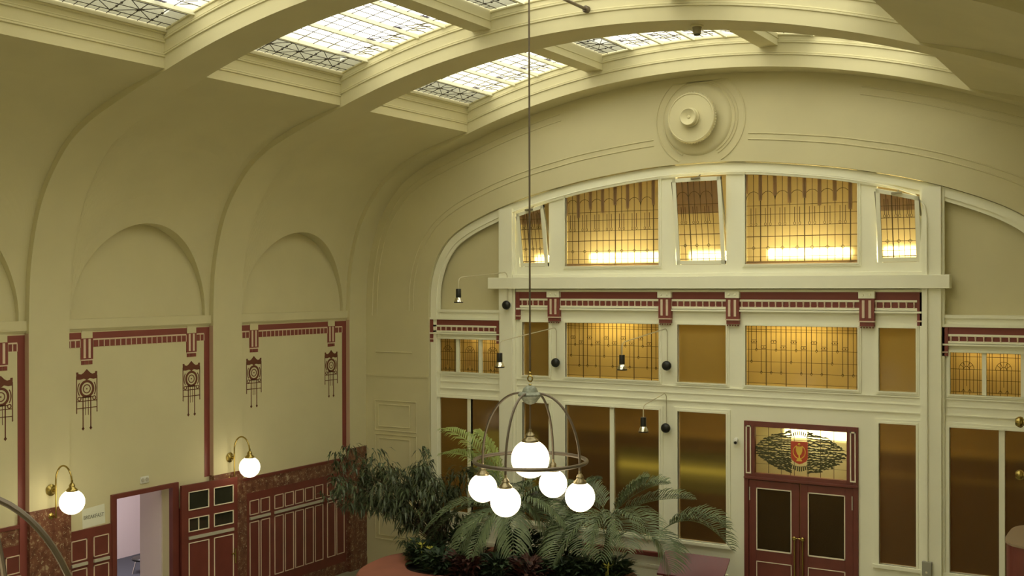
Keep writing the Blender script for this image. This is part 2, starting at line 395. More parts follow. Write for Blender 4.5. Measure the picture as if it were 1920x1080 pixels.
for sg in (-1, 1):
    x0 = XC+sg*5.65; b.quad((x0, 18, FZ), (x0, 18, 9.6), (XC+sg*7.6, 18, 9.6), (XC+sg*7.6, 18, FZ)); b.quad((x0, 18, FZ), (x0, 18.22, FZ), (x0, 18.22, 4.9), (x0, 18, 4.9))
tag(b.build('wall_back', PLASTER), 'cream plaster end wall with a great arched opening', 'wall', None, 'structure')
# arched mouldings on the end wall
def arc_line(P, d, y, r, x0=-9, x1=9, flip=1):
    Q = [(a, z) for a, z in offs(P, d) if x0 <= a*flip <= x1]
    return [(XC-a, y, z) for a, z in Q]
m = MB()
for d in (.37, .47):
    m.tube([p for p in arc_line(OPEN, d, 17.998, 0) if p[2] > 4.07 and p[0] < XC-.75], .012, 6)
    m.tube([p for p in arc_line(OPEN, d, 17.998, 0) if p[2] > 4.07 and p[0] > XC+.75], .012, 6)
for r_ in (.62, .67, .80): m.tube([(XC+r_*math.sin(t), 17.996, 8.22-r_*math.cos(t)) for t in [R(28+ (304)*i/48) for i in range(49)] if 8.22-r_*math.cos(t) < 8.87], .014, 6)
for d in (-.16, -.28):
    L = [(XC-a, 17.997, z) for a, z in offs(PROF, d) if z > 4.0]
    m.tube([p for p in L if p[0] < XC-2.6], .012, 6); m.tube([p for p in L if p[0] > XC+2.6], .012, 6)
for x0, x1, z0, z1 in ((-14.02, -13.0, 2.49, 3.09), (-14.02, -13.0, .3, 2.41), (-13.93, -13.16, 2.57, 3.01), (-13.93, -13.16, .38, 2.33)):
    m.tube([(x0, 17.995, z0), (x1, 17.995, z0), (x1, 17.995, z1), (x0, 17.995, z1)], .014, 6, closed=True)
m.tube([(-14.0, 17.995, 4.07), (-13.1, 17.995, 4.07)], .014, 6); m.box(-14.25, -12.72, 17.985, 18.01, 3.58, 3.62)
trim(m, PLASTER, 'thin raised panel mouldings on the plaster around the arch', smooth=True)
m = MB(); m.lathe([(.62, 0), (.60, .03), (.55, .05), (.47, .055)], (-7.10, 18.0, 8.22), (0, -1, 0), 48); trim(m, PLASTER, 'shallow raised round behind the medallion', smooth=True)
# medallion
md = empty('medallion', (-7.12, 17.95, 8.23), 'round cream plaster medallion with beaded rim, high on the end wall above the windows', 'medallion')
m = MB(); m.lathe([(.35, 0), (.40, .03), (.425, .1), (.43, .17), (.415, .20), (.40, .205), (.39, .19), (.0, .19)], (-7.12, 17.95, 8.22), (0, -1, 0), 64); m.build('disc', PLASTER, md, smooth=True)
m = MB()
for k in range(56): t = 2*math.pi*k/56; m.sphere((-7.12+.43*math.cos(t), 17.80, 8.22+.43*math.sin(t)), .017, 6, 4)
m.build('beaded_rim', PLASTER, md, smooth=True)
m = MB(); m.lathe([(.14, .0), (.15, .09), (.165, .10), (.165, .125), (.15, .13), (.145, .20), (.135, .21), (.10, .185), (.03, .16), (.025, .175), (0, .18)], (-7.12, 17.83, 8.22), (0, -1, 0), 40); m.build('boss', PLASTER, md, smooth=True)

# timber and glass screen in the arch
YF = 18.10; YB = 18.19
rowU = (5.745, 7.6); rowM = (3.72, 4.715); rowL = (1.0, 3.215)
cX = [(-10.61, -10.045), (-9.70, -7.85), (-7.50, -6.625), (-6.285, -4.437), (-4.11, -3.55)]
LB = (-12.57, -11.09); RB = (-3.06, -1.55); sX = [(-12.57, -12.12), (-12.05, -11.60), (-11.53, -11.09)]; rX = [(-3.05, -2.60), (-2.54, -2.065), (-2.005, -1.55)]
rowS = (3.72, 4.36)
DOOR = (-6.30, -4.437, FZ-.1, 3.12)
holes = [(a, b_, *rowU) for a, b_ in [(-10.68, -10.05), cX[1], (-7.54, -6.625), cX[3], (-4.14, -3.455)]]
holes += [(a, b_, *rowM) for a, b_ in cX]+[(a, b_, *(rowL)) for i, (a, b_) in enumerate(cX) if i != 3]+[DOOR]
holes += [(a, b_, *rowS) for a, b_ in sX+rX]+[(LB[0], -11.86, *rowL), (-11.78, LB[1], *rowL), (RB[0], -2.365, *rowL), (-2.285, RB[1], *rowL)]
holes += [(-12.66, -11.09, 4.93, 7.6), (-3.15, -1.45, 4.93, 7.6)]
m = MB()
for a, c, d, e in cells(-12.72, -1.38, FZ, 7.7, holes): m.box(a, c, YF, YB, d, e)
FRM = trim(m, PAINT, 'cream painted timber framework filling the great arch', cat='framework')
m = MB()   # recessed plaster behind the side lunettes
m.box(-12.7, -11.05, 18.2, 18.26, 4.9, 7.6); m.box(-3.2, -1.3, 18.2, 18.26, 4.9, 7.6)
trim(m, PLASTER, 'plain recessed plaster panels at both shoulders of the arch', cat='panel')
m = MB()   # arched head moulding
P0 = offs(OPEN, -.01); P1 = offs(OPEN, -.15); P2 = offs(OPEN, -.21)
for A_, B_, ya, yb in ((P0, P1, 18.06, 18.12), (P1, P2, 18.085, 18.12)):
    fa = [(XC-x, ya, z) for x, z in A_]; fb = [(XC-x, ya, z) for x, z in B_]; m.grid([fa, fb]); m.grid([fb, [(x, yb, z) for x, y, z in fb]])
trim(m, PAINT, 'cream arched head moulding over the leaded windows')
m = MB()
for x0, x1 in ((-11.07, -10.79), (-3.445, -3.165)):
    zt = oz(x0 if x0 > XC else x1)-.05
    m.box(x0, x1, 18.0, 18.12, FZ, min(oz(x0), oz(x1))-.02); m.box(x0-.04, x1+.04, 18.05, 18.12, FZ, min(oz(x0-.04), oz(x1+.04))-.05)
trim(m, PAINT, 'two tall cream posts dividing the screen under the arch', cat='post')
m = MB(); m.box(-11.28, -3.03, 17.93, 18.12, 5.335, 5.545); m.box(-10.79, -3.445, 18.02, 18.12, 5.545, 5.60)
trim(m, PAINT, 'cream projecting beam below the row of arched windows', cat='beam', bevel=.006)
m = MB()
for x0, x1 in ((-12.72, -11.09), (-10.77, -3.46), (-3.15, -1.38)):
    for z, h, dpt in ((3.648, .02, .02), (3.53, .016, .012), (3.40, .02, .02)):
        for c in cells(x0, x1, z-h/2, z+h/2, [DOOR]): m.box(c[0], c[1], YF-dpt, YF+.01, c[2], c[3])
    m.box(x0, x1, YF-.03, YF, 4.93-.05, 4.93) if x0 < -11.5 or x0 > -3.2 else None
trim(m, PAINT, 'thin horizontal mouldings across the transom rail')
# red friezes
def frieze(x0, x1, zt, brs, label, ends, hgt=1.0):
    m = MB(); y = YF-.03
    m.box(x0, x1, y, YF+.01, zt-.125*hgt, zt, 0)                                     # red band
    m.box(x0, x1, y-.03, YF, zt, zt+.04, 1)                                          # lip above
    zd = zt-.125*hgt
    m.box(x0, x1, y-.01, YF+.01, zd-.035, zd, 1)
    m.box(x0, x1, y+.005, YF+.01, zd-.125*hgt, zd-.03, 0)
    n = int((x1-x0)/.115)
    for i in range(n+1):
        x = x0+(x1-x0)*i/n; m.lathe([(.016, -.095*hgt), (.010, -.07*hgt), (.012, -.05), (.016, 0)], (x, y-.004, zd-.03), (0, 0, 1), 6, m=2)
    m.box(x0, x1, y-.01, YF+.01, zd-.165*hgt, zd-.125*hgt, 1)
    m.box(x0, x1, y-.035, YF, zd-.205*hgt, zd-.175*hgt, 1)
    tn[0] += 1; o = m.build('trim_%d' % tn[0], [REDF, PAINT, PINK]); tag(o, label, 'frieze', None, 'structure')
    for bx0, bx1 in brs:
        q = MB(); q.box(bx0-.01, bx1+.01, y-.075, YF, zt-.10, zt+.01, 1)
        for k in (0, 1): q.lathe([(.022, 0), (.012, .012)], ((bx0+bx1)/2+(-.055+.11*k), y-.075, zt-.045), (0, -1, 0), 8, m=1)
        q.box(bx0, bx1, y-.055, YF, zt-.46, zt-.10, 0)
        for k in (0, 1): xx = (bx0+bx1)/2-.05+.10*k; q.box(xx-.02, xx+.02, y-.068, y-.05, zt-.41, zt-.13, 2)
        q.box(bx0-.008, bx1+.008, y-.066, YF, zt-.475, zt-.455, 2)
        q.box(bx0+.005, bx1-.005, y-.045, YF, zt-.54, zt-.475, 0)
        for k in range(5): xx = bx0+.02+(bx1-bx0-.04)*k/4; q.lathe([(.018, -.03), (.004, -.055)], (xx, y-.03, zt-.52), (0, 0, 1), 6, m=0)
        q.build('bracket', [REDF, PAINT, PINK], o)
    for ex, s in ends:
        q = MB(); q.box(ex, ex+s*.085, y-.02, YF, zt-.44*hgt, zt, 0); q.box(ex, ex+s*.095, y-.03, YF, zt-.46*hgt, zt-.44*hgt, 2); q.box(ex, ex+s*.085, y-.02, YF, zt-.52*hgt, zt-.46*hgt, 0); q.build('end_bracket', [REDF, PAINT, PINK], o)
frieze(-10.72, -3.455, 5.277, [(-10.035, -9.795), (-7.83, -7.60), (-6.602, -6.377), (-4.395, -4.165)], 'carved red and cream frieze with four fluted brackets, spanning the middle of the screen', [(-10.74, 1), (-3.44, -1)])
frieze(-12.70, -11.09, 4.735, [], 'short carved red and cream frieze over the left side windows', [(-12.71, 1), (-11.08, -1)], .85)
frieze(-3.15, -1.40, 4.745, [], 'short carved red and cream frieze over the right side windows', [(-3.16, 1)], .85)

def casing(root, x0, x1, z0, z1, w=.05, d=.02, name='frame'):
    m = MB()
    for i, (ww, dd) in enumerate(((w, d), (w*.45, d+.012))):
        m.box(x0-ww, x1+ww, YF-dd, YF+.005, z0-ww, z0); m.box(x0-ww, x1+ww, YF-dd, YF+.005, z1, z1+ww)
        m.box(x0-ww, x0, YF-dd, YF+.005, z0, z1); m.box(x1, x1+ww, YF-dd, YF+.005, z0, z1)
    return m.build(name, PAINT, root)
def lead_upper(l, x0, x1, z0, zt, y, T=lambda p: p, nx=None):
    n = nx or max(3, round((x1-x0)/.125)); dx = (x1-x0)/n; r = .0055
    P = lambda x, z: T((x, y, z))
    topz = lambda x: zt(x)
    for i in range(n+1):
        x = x0+dx*i; h = i % 6 == 2
        l.tube([P(x, z0), P(x, topz(x))], r*1.9 if h else r, 4)
    for z, k in ((z0+.03, 1.6), (z0+.12, 1), (z0+.455, 1.6), (z0+.63, 1), (z0+.82, .9), (z0+.97, 1)):
        if z < min(topz(x0), topz(x1))-.03: l.tube([P(x0, z), P(x1, z)], r*k, 4)
    z = z0+.265; l.tube([P(x0, z), P(x1, z)], r, 4)
    for i in range(1, n, 2):
        x = x0+dx*i; q = .03; l.tube([P(x-q, z), P(x, z+q), P(x+q, z), P(x, z-q)], r, 4, closed=True)
    for i in range(1, n, 2):
        x = x0+dx*i; zz = z0+.63
        for s in (-.35, .35):
            l.tube([P(x+s*dx, zz+.3), P(x+s*dx, zz+.06)], r, 4); l.tube([P(x+s*dx+.016*math.sin(t), zz+.03+.026*math.cos(t)) for t in [k*math.pi/4 for k in range(8)]], r*.8, 4, closed=True)
        zz = z0+1.06
        if zz+dx < topz(x): l.tube([P(x-dx*math.cos(t), zz+dx*math.sin(t)*1.2) for t in [math.pi*k/8 for k in range(9)]], r, 4)
zarch = lambda x: oz(x)-.2
ulab = ['small tilted-open leaded window at the left end of the arched row', 'wide leaded window left of the middle in the arched row, tube lamp glowing behind', 'narrow tilted-open leaded window in the middle of the arched row', 'widest leaded window right of the middle in the arched row, tube lamp glowing behind', 'small tilted-open leaded window at the right end of the arched row']
UX = [(-10.68, -10.05), cX[1], (-7.54, -6.625), cX[3], (-4.14, -3.455)]
def slab_arch(m, x0, x1, z0, zt, ya, yb, T, inset=0, n=10):   # pane with curved top
    top = [(x0+(x1-x0)*i/n, zt(x0+(x1-x0)*i/n)) for i in range(n+1)]
    poly = [(x0, z0)]+[(x1, z0)]+top[::-1]
    m.prism(poly, lambda u, v, d: T((u, d, v)), ya, yb)
for i, (x0, x1) in enumerate(UX):
    rt_ = window(((x0+x1)/2, YF, rowU[0]), ulab[i])
    z0 = rowU[0]
    if i in (1, 3):
        T = lambda p: p; casing(rt_, x0, x1, z0, 7.7)
        g = MB(); slab_arch(g, x0, x1, z0, lambda x: oz(x)-.1, YF+.05, YF+.058, T); p = g.build('glass_pane', AMBER, rt_)
        l = MB(); lead_upper(l, x0, x1, z0, zarch, YF+.045); l.build('leading', LEAD, p)
        q = MB(); n_ = max(3, round((x1-x0)/.125)); dx_ = (x1-x0)/n_
        for k in range(0, n_+1, 2):
            xx = x0+dx_*k; hh = .42+.1*((k//2) % 2); zz = zarch(xx)+.08; q.box(max(x0, xx-.032), min(x1, xx+.032), YF+.030, YF+.036, zz-hh, zz)
        q.box(x0, x1, YF+.030, YF+.036, z0, z0+.045)
        for k in range(24): a_ = x0+(x1-x0)*k/24; c_x = x0+(x1-x0)*(k+1)/24; zz = min(zarch(a_), zarch(c_x)); q.box(a_, c_x, YF+.030, YF+.036, zz+.0, zz+.09)
        q.build('mauve_glass', MAUVEG, p)
    else:
        ang = R(9 if i != 2 else 8); piv = Vector((0, YF+.03, z0+.02))
        def T(p, piv=piv, ang=ang):
            y, z = p[1]-piv.y, p[2]-piv.z; return (p[0], piv.y+y*math.cos(ang)-z*math.sin(ang), piv.z+y*math.sin(ang)+z*math.cos(ang))
        ft = .065; xa, xb = x0+.02, x1-.02
        tp = lambda x: oz(x)-.24
        def sbox(m, a, c, z0_, z1a, z1b): # trapezoid board
            m.prism([(a, z0_[0]), (c, z0_[1]), (c, z1b), (a, z1a)], lambda u, v, d: T((u, d, v)), YF-.005, YF+.045)
        s = MB(); sbox(s, xa, xb, (z0+.01, z0+.01), z0+.01+ft, z0+.01+ft); sbox(s, xa, xa+ft, (z0, z0), tp(xa), tp(xa+ft)); sbox(s, xb-ft, xb, (z0, z0), tp(xb-ft), tp(xb))
        nn = 6
        for k in range(nn):
            a = xa+(xb-xa)*k/nn; c = xa+(xb-xa)*(k+1)/nn; sbox(s, a, c, (tp(a)-ft, tp(c)-ft), tp(a), tp(c))
        sash = s.build('tilted_sash', PAINT, rt_)
        g = MB(); slab_arch(g, xa+ft, xb-ft, z0+.07, lambda x: tp(x)-ft+.005, YF+.015, YF+.022, T, n=6); p = g.build('glass_pane', AMBER, sash)
        q = MB(); zc = tp((xa+xb)/2)-ft; q.prism([(xa+ft, zc-(.55 if i == 2 else .22)), (xb-ft, zc-(.55 if i == 2 else .22)), (xb-ft, tp(xb-ft)-ft), (xa+ft, tp(xa+ft)-ft)], lambda u, v, d: T((u, d, v)), YF+.0145, YF+.0148); q.build('mauve_glass', MAUVEG, sash)
        l = MB(); lead_upper(l, xa+ft, xb-ft, z0+.07, lambda x: tp(x)-ft, YF+.010, T, nx=6 if i != 2 else 7); l.build('leading', LEAD, sash)
        st = MB()
        q = T(((x0+x1)/2, YF-.01, tp((x0+x1)/2)-.02)); st.tube([(q[0]-.08, q[1]-.02, q[2]), (q[0]+.08, q[1]-.02, q[2]+.01)], .018, 6); st.tube([q, (q[0], YF+.02, q[2]+.09)], .012, 6)
        for xx in (x0+.012, x1-.012): st.tube([T((xx, YF, tp(xx)-.05)), (xx, YF+.03, z0+.55)], .012, 6)
        st.build('stay', STEEL, rt_)
def lead_mid(l, x0, x1, z0, z1, y):
    n = round((x1-x0)/.085); dx = (x1-x0)/n; r = .0055; H = z1-z0
    for z in (z0+.04, z0+.22*H, z0+.40*H, z0+.60*H, z1-.10, z1-.06): l.tube([(x0, y, z), (x1, y, z)], r*.8, 4)
    for x in (x0+.03, x1-.03): l.tube([(x, y, z0), (x, y, z1)], r, 4)
    for i in range(1, n):
        x = x0+dx*i; k = i % 4
        l.tube([(x, y, z0+(.0 if k == 0 else .60*H if k == 2 else .40*H if i % 8 == 1 else .22*H)), (x, y, z1)], r*1.5 if k == 0 else r, 4)
        zz = z0+(.60 if k == 2 else .40 if i % 8 == 1 else .22)*H
        if k: l.tube([(x, y, zz+.028), (x+.018, y, zz), (x, y, zz-.028), (x-.018, y, zz)], r, 4, closed=True)
    for i in range(1, n-1, 2):
        x = x0+dx*i; zz = z1-(.24 if i % 4 == 1 else .33)
        l.box(x, x+dx, y-.005, y+.005, zz-.004, zz+.004); l.box(x, x+dx, y-.005, y+.005, zz-.054, zz-.046)
        for q in (0, .5, 1): l.sphere((x+dx*q, y, zz-.025), .011, 6, 4)
mlab = ['small plain ochre pane behind the chandelier rod, middle row', 'wide leaded window of the middle row, with a spotlight hanging in front', 'plain ochre pane between the two wide leaded windows of the middle row', 'wide leaded window directly over the double door', 'small plain ochre pane at the right end of the middle row']
for i, (x0, x1) in enumerate(cX):
    rt_ = window(((x0+x1)/2, YF, rowM[0]), mlab[i]); casing(rt_, x0, x1, *rowM)
    g = MB(); g.box(x0, x1, YF+.05, YF+.058, *rowM); p = g.build('glass_pane', AMBER2 if i in (1, 3) else OCHRE, rt_)
    if i in (1, 3): l = MB(); lead_mid(l, x0, x1, rowM[0], rowM[1], YF+.045); l.build('leading', LEAD, p)
def lead_small(l, x0, x1, z0, z1, y):
    W = x1-x0; H = z1-z0; r = .005; xm = (x0+x1)/2; L = lambda *P: l.tube([(x0+W*a, y, z0+H*c) for a, c in P], r, 4)
    for a in (.08, .16, .84, .92, .40, .60): L((a, 0), (a, 1))
    L((.5, .2), (.5, 1)); L((.28, .05), (.28, .6)); L((.72, .05), (.72, .6))
    for c in (.06, .35, .60, .90): L((0, c), (1, c))
    for rr in (.24, .09): l.tube([(xm-W*rr*math.cos(t), y, z0+H*.6+W*rr*math.sin(t)*1.1) for t in [math.pi*k/10 for k in range(11)]], r, 4)
    for t in (R(35), R(65), R(115), R(145)): l.tube([(xm+W*.09*math.cos(t), y, z0+H*.6+W*.1*math.sin(t)), (xm+W*.24*math.cos(t), y, z0+H*.6+W*.26*math.sin(t))], r, 4)
    for a in (.40, .60): L((a, .13), (a-.05, .07)); L((a, .13), (a+.05, .07))
for xs_, lab in ((sX, 'row of three small leaded panes left of the tall posts, under the short left frieze'), (rX, 'row of small leaded panes at the right edge, under the short right frieze')):
    rt_ = window(((xs_[0][0]+xs_[2][1])/2, YF, rowS[0]), lab)
    casing(rt_, xs_[0][0], xs_[2][1], rowS[0], rowS[1], .045)
    for x0, x1 in xs_:
        g = MB(); g.box(x0, x1, YF+.05, YF+.058, *rowS); p = g.build('glass_pane', AMBER2, rt_)
        l = MB(); lead_small(l, x0, x1, rowS[0], rowS[1], YF+.045); l.build('leading', LEAD, p)
llab = ['tall narrow brown window behind the chandelier', 'tall two-light brown window right of the chandelier', 'tall brown window left of the double door', None, 'tall narrow brown window right of the double door']
def low_window(x0, x1, mull, lab):
    rt_ = window(((x0+x1)/2, YF, rowL[0]), lab); casing(rt_, x0, x1, rowL[0], rowL[1], .07, .025)
    segs = [(x0, x1)] if not mull else [(x0, mull[0]), (mull[1], x1)]
    for a, c in segs: g = MB(); g.box(a, c, YF+.05, YF+.06, *rowL); g.build('glass_pane', BROWN, rt_)
    if mull: q = MB(); q.box(mull[0], mull[1], YF+.005, YF+.08, *rowL); q.build('mullion', PAINT, rt_)
    q = MB(); q.box(x0-.1, x1+.1, YF-.06, YF+.01, rowL[0]-.06, rowL[0]-.01); q.build('sill', PAINT, rt_)
for i, (x0, x1) in enumerate(cX):
    if i != 3: low_window(x0, x1, (-8.816, -8.735) if i == 1 else None, llab[i])
low_window(LB[0], LB[1], (-11.865, -11.78), 'tall two-light brown window at the far left, behind the bright palm frond')
low_window(RB[0], RB[1], (-2.367, -2.287), 'tall two-light brown window at the right edge')
m = MB()     # dado panels below the windows
for x0, x1 in ((-12.6, -11.1), (-10.6, -10.05), (-9.75, -7.8), (-7.5, -6.6), (-4.12, -3.55), (-3.05, -1.5)):
    m.box(x0, x1, YF-.03, YF, .45, .50); m.box(x0+.04, x1-.04, YF-.018, YF, .0, .40)
m.box(-12.7, -6.35, YF-.04, YF, FZ, -.12); m.box(-4.4, -1.4, YF-.04, YF, FZ, -.12)
trim(m, PAINT, 'cream dado panels below the tall windows', cat='dado')
o = empty('rail', (-8.6, 18.0, .7), 'dark red wooden rail in front of the dado, seen through the palm stems', 'rail')
q = MB(); q.box(-9.65, -7.78, 17.97, 18.05, .67, .745); q.build('rail_bar', RED, o, bevel=.008)
for xx in (-9.5, -8.7, -7.9):
    q = MB(); q.box(xx-.02, xx+.02, 18.04, 18.08, .69, .73); q.build('bracket', RED, o)

# ------------------------------------------------------------------ double door
dr = empty('door_1', (-5.37, YF, FZ), 'dark red double door with a stained glass fanlight', 'door', None, 'structure')
m = MB(); y0, y1 = YF-.03, YF+.09
for c in cells(-6.31, -4.43, FZ, 3.125, [(-6.125, -4.612, 2.265, 3.035), (-6.235, -4.51, FZ-.1, 2.15)]): m.box(c[0], c[1], y0, y1, c[2], c[3])
m.box(-6.31, -4.43, y0-.02, y0, 2.16, 2.20); m.build('door_frame', RED, dr, bevel=.004)
m = MB()
for a, c in ((-6.275, -6.185), (-4.555, -4.465)):
    for (p, q, r_, s) in ((a, a+.018, 2.27, 3.05), (c-.018, c, 2.27, 3.05), (a, c, 3.03, 3.05), (a, c, 2.25, 2.27)): m.box(p, q, y0-.016, y0+.002, r_, s)
m.build('cream_strips', CREAML, dr)
for x0, x1, sd, nm in ((-6.23, -5.385, 1, 'left'), (-5.365, -4.515, -1, 'right')):
    yy = YF-.01
    lf = MB(); gx0, gx1 = x0+.125, x1-.125
    for c in cells(x0, x1, FZ+.02, 2.14, [(gx0, gx1, .98, 2.02)]): lf.box(c[0], c[1], yy, yy+.05, c[2], c[3])
    L_ = lf.build('door_leaf', RED, dr, bevel=.003)
    g = MB(); g.box(gx0, gx1, yy+.02, yy+.028, .98, 2.02); g.build('glass_pane', DARKG, L_)
    b_ = MB()
    for (za, zb, w_) in ((.98, 2.02, .016), (.02, .80, .012)):
        for p in ((gx0, gx0+w_, za, zb), (gx1-w_, gx1, za, zb), (gx0, gx1, za, za+w_*1.3), (gx0, gx1, zb-w_, zb)): b_.box(p[0], p[1], yy-.008, yy+.004, p[2], p[3])
    b_.build('cream_beading', CREAML, L_)
    hx = x1-.065 if sd == 1 else x0+.05
    h = MB(); h.tube([(hx, yy-.05, 1.24), (hx, yy-.05, .15)], .014, 10); h.lathe([(.02, 0), (.034, .012), (.034, .03), (.02, .045), (.014, .05)], (hx, yy-.072, 1.25), (0, 1, 0), 16)
    for z in (1.25, .2): h.tube([(hx, yy, z), (hx, yy-.06, z)], .012, 8)
    h.tube([(hx, yy-.045, 1.25), (hx-.07*sd*-1 if sd == -1 else hx+.05, yy-.045, 1.255)], .009, 8)
    h.build('pull_handle', BRASS, L_, smooth=True)
    q = MB(); q.box(x0+.005 if sd == 1 else x1-.02, x0+.02 if sd == 1 else x1-.005, yy-.012, yy, 1.80, 2.02); q.build('hinge', RAILG, L_)
# fanlight
fx0, fx1, fz0, fz1 = -6.125, -4.612, 2.265, 3.035
g = MB(); g.box(fx0, fx1, YF+.04, YF+.048, fz0, fz1); fp = g.build('fanlight_glass', PALEG, dr)
rnd = random.Random(5)
l = MB(); W = fx1-fx0; H = fz1-fz0; cx, cz = (fx0+fx1)/2-.02, (fz0+fz1)/2+.0; y = YF+.034
for k in (1, 2, 3, 4, 5, 6): l.tube([(fx0+W*k/7, y, fz0), (fx0+W*k/7, y, fz1)], .005, 4)
for k in (1, 2, 3, 4): l.tube([(fx0, y, fz0+H*k/5), (fx1, y, fz0+H*k/5)], .003, 4)
for k in (-.15, .15): l.tube([(cx+k, y, fz0), (cx+k, y, fz1)], .005, 4)
l.build('leading', LEAD, fp)
f = MB()
for row in range(19):               # eye-shaped scrollwork of leafy twigs
    v = -1+2*(row+.5)/19; hw = math.sqrt(max(0, 1-abs(v)**1.5))*.74
    for sg in (-1, 1):
        x = .13
        while x < hw:
            L_ = .07+rnd.random()*.07; z = cz+v*.385*(1-.10*(x/hw)); x2 = min(x+L_, hw+.03)
            dz = (rnd.random()-.5)*.03-(v*.02)
            if z < fz1-.01 and z > fz0+.01: f.tube([(cx+sg*x, y-.004, z), (cx+sg*(x+x2)/2, y-.004, min(fz1-.005, max(fz0+.005, z+dz+.012))), (cx+sg*x2, y-.004, min(fz1-.005, max(fz0+.005, z+dz)))], [.006+.006*rnd.random(), .017+.009*rnd.random()*(1-v*1.2), .004], 4)
            x += L_*.72
for k in range(9): f.tube([(cx-.12+.03*k, y-.004, cz+.25+.035*math.sin(math.pi*k/8)), (cx-.14+.035*k, y-.004, cz+.30+.05*math.sin(math.pi*k/8))], .010, 4); f.tube([(cx-.12+.03*k, y-.004, cz-.20-.03*math.sin(math.pi*k/8)), (cx-.14+.035*k, y-.004, cz-.26-.05*math.sin(math.pi*k/8))], .012, 4)
f.build('leafy_scrollwork', OLIVE, fp)
s = MB(); s.prism([(-.14, .19), (.14, .19), (.14, -.08), (.11, -.13), (.05, -.165), (0, -.18), (-.05, -.165), (-.11, -.13), (-.14, -.08)], lambda u, v, d: (cx+u, d, cz+v-.01), y-.014, y-.004); s.build('red_shield', SHRED, fp)
s = MB(); F2 = lambda u, v, d: (cx+u, d, cz+v)
s.prism([(-.055, .10), (.055, .10), (.05, .02), (.03, -.03), (.012, -.045), (.012, -.09), (.045, -.12), (.045, -.14), (-.045, -.14), (-.045, -.12), (-.012, -.09), (-.012, -.045), (-.03, -.03), (-.05, .02)], F2, y-.022, y-.014)
s.tube([(cx+.10*math.cos(t), y-.016, cz+.01+.11*math.sin(t)) for t in [R(115+310*k/30) for k in range(31)]], .007, 6); s.sphere((cx, y-.018, cz+.135), .022, 10, 8)
s.build('golden_cup', GOLDG, fp)

# ------------------------------------------------------------------ corridor behind the screen
m = MB(); m.box(-12.9, -1.2, 21.0, 21.1, FZ, 7.9); m.box(-13.0, -12.9, 18.2, 21.1, FZ, 7.9); m.box(-1.2, -1.1, 18.2, 21.1, FZ, 7.9); m.box(-13, -1.1, 18.3, 21.1, 7.7, 7.8)
m.box(-13, -1.1, 18.25, 21.1, FZ-.1, FZ)
trim(m, CORRW, 'ochre corridor walls glimpsed blurred through the window glass', cat='corridor')
m = MB(); m.box(-12.9, -1.2, 20.9, 21.0, FZ, 1.9); m.box(-12.9, -1.2, 20.95, 21.0, 1.9, 2.3); m.box(-12.9, -1.2, 20.92, 21.0, 2.3, 2.36)
trim(m, CORRD, 'dark dado of the corridor behind the tall windows', cat='dado')
m = MB(); m.box(-12.9, -1.2, 20.88, 21.0, 2.37, 2.45); m.box(-12.9, -1.2, 20.91, 21.0, 1.93, 1.97)
trim(m, mat('corridor_pale_rail', (.5, .42, .18), .5), 'pale rails along the corridor dado', cat='rail')
for x0, x1, zz, lab in ((-9.35, -7.95, 5.90, 'lit tube lamp behind the wide arched-row window left of the middle'), (-7.40, -6.75, 5.90, 'lit tube lamp behind the narrow middle window of the arched row'), (-6.0, -4.65, 5.92, 'lit tube lamp behind the widest arched-row window'), (-4.10, -3.5, 5.92, 'lit tube lamp behind the right tilted window'), (-10.5, -10.15, 5.88, 'lit tube lamp behind the left tilted window')):
    e = empty('tube_lamp', ((x0+x1)/2, 18.46, zz), lab, 'lamp', 'tube lamps behind the arched windows')
    t = MB(); t.tube([(x0, 18.46, zz), (x1, 18.46, zz)], .08, 12); t.build('tube', TUBE, e)
    t = MB(); t.box(x0-.03, x1+.03, 18.55, 18.59, zz-.03, zz+.03); t.build('fitting', WHITE, e)
for x0, x1, lab in ((-9.1, -8.3, 'lit tube lamp above the wide leaded window of the middle row'), (-6.0, -4.9, 'lit tube lamp above the leaded window over the double door'), (-11.8, -11.2, 'lit tube lamp above the three small leaded panes'), (-2.9, -1.9, 'lit tube lamp above the small leaded panes at the right edge')):
    zz = 4.80 if x0 > -11 and x0 < -3 else 4.46
    e = empty('tube_lamp', ((x0+x1)/2, 18.45, zz), lab, 'lamp', 'tube lamps over the middle row windows')
    t = MB(); t.tube([(x0, 18.45, zz), (x1, 18.45, zz)], .022, 10); t.build('tube', TUBE2 if zz > 4.6 else TUBE3, e)
    t = MB(); t.box(x0-.03, x1+.03, 18.49, 18.52, zz-.03, zz+.03); t.build('fitting', WHITE, e)
e = empty('ceiling_lamp', (-5.2, 19.4, 3.1), 'glowing corridor lamp seen blurred through the fanlight', 'lamp'); t = MB(); t.box(-5.75, -4.5, 18.55, 18.72, 2.84, 2.99); t.build('diffuser', emis('lit_fanlight_lamp', (1, .88, .55), 22), e); t = MB(); t.box(-5.8, -4.45, 18.53, 18.74, 2.98, 3.01); t.build('housing', WHITE, e)
e = empty('added_glow', (-12.0, 20.0, FZ), 'added dim green-yellow glow panel blurred behind the far left windows', 'lamp')  # made-up glowing panel on legs, added for the olive-green gradient in the glass
t = MB(); t.box(-12.85, -11.4, 19.9, 20.0, 1.2, 2.35); t.build('light_panel', emis('lit_dim_yellow_panel', (.75, .72, .15), .32), e)
for xx in (-12.8, -11.5): t = MB(); t.box(xx, xx+.04, 19.92, 19.98, FZ, 1.2); t.build('leg', BLACK, e)
e = empty('added_glow', (-8.4, 20.2, FZ), 'added yellow glow strips blurred behind the tall two-light window', 'lamp')  # invented glowing strips, added to give the yellow band in the glass
t = MB(); t.box(-9.6, -7.3, 20.1, 20.2, 1.80, 1.93); t.build('light_strip', emis('lit_yellow_strip', (.80, .78, .16), .85), e)
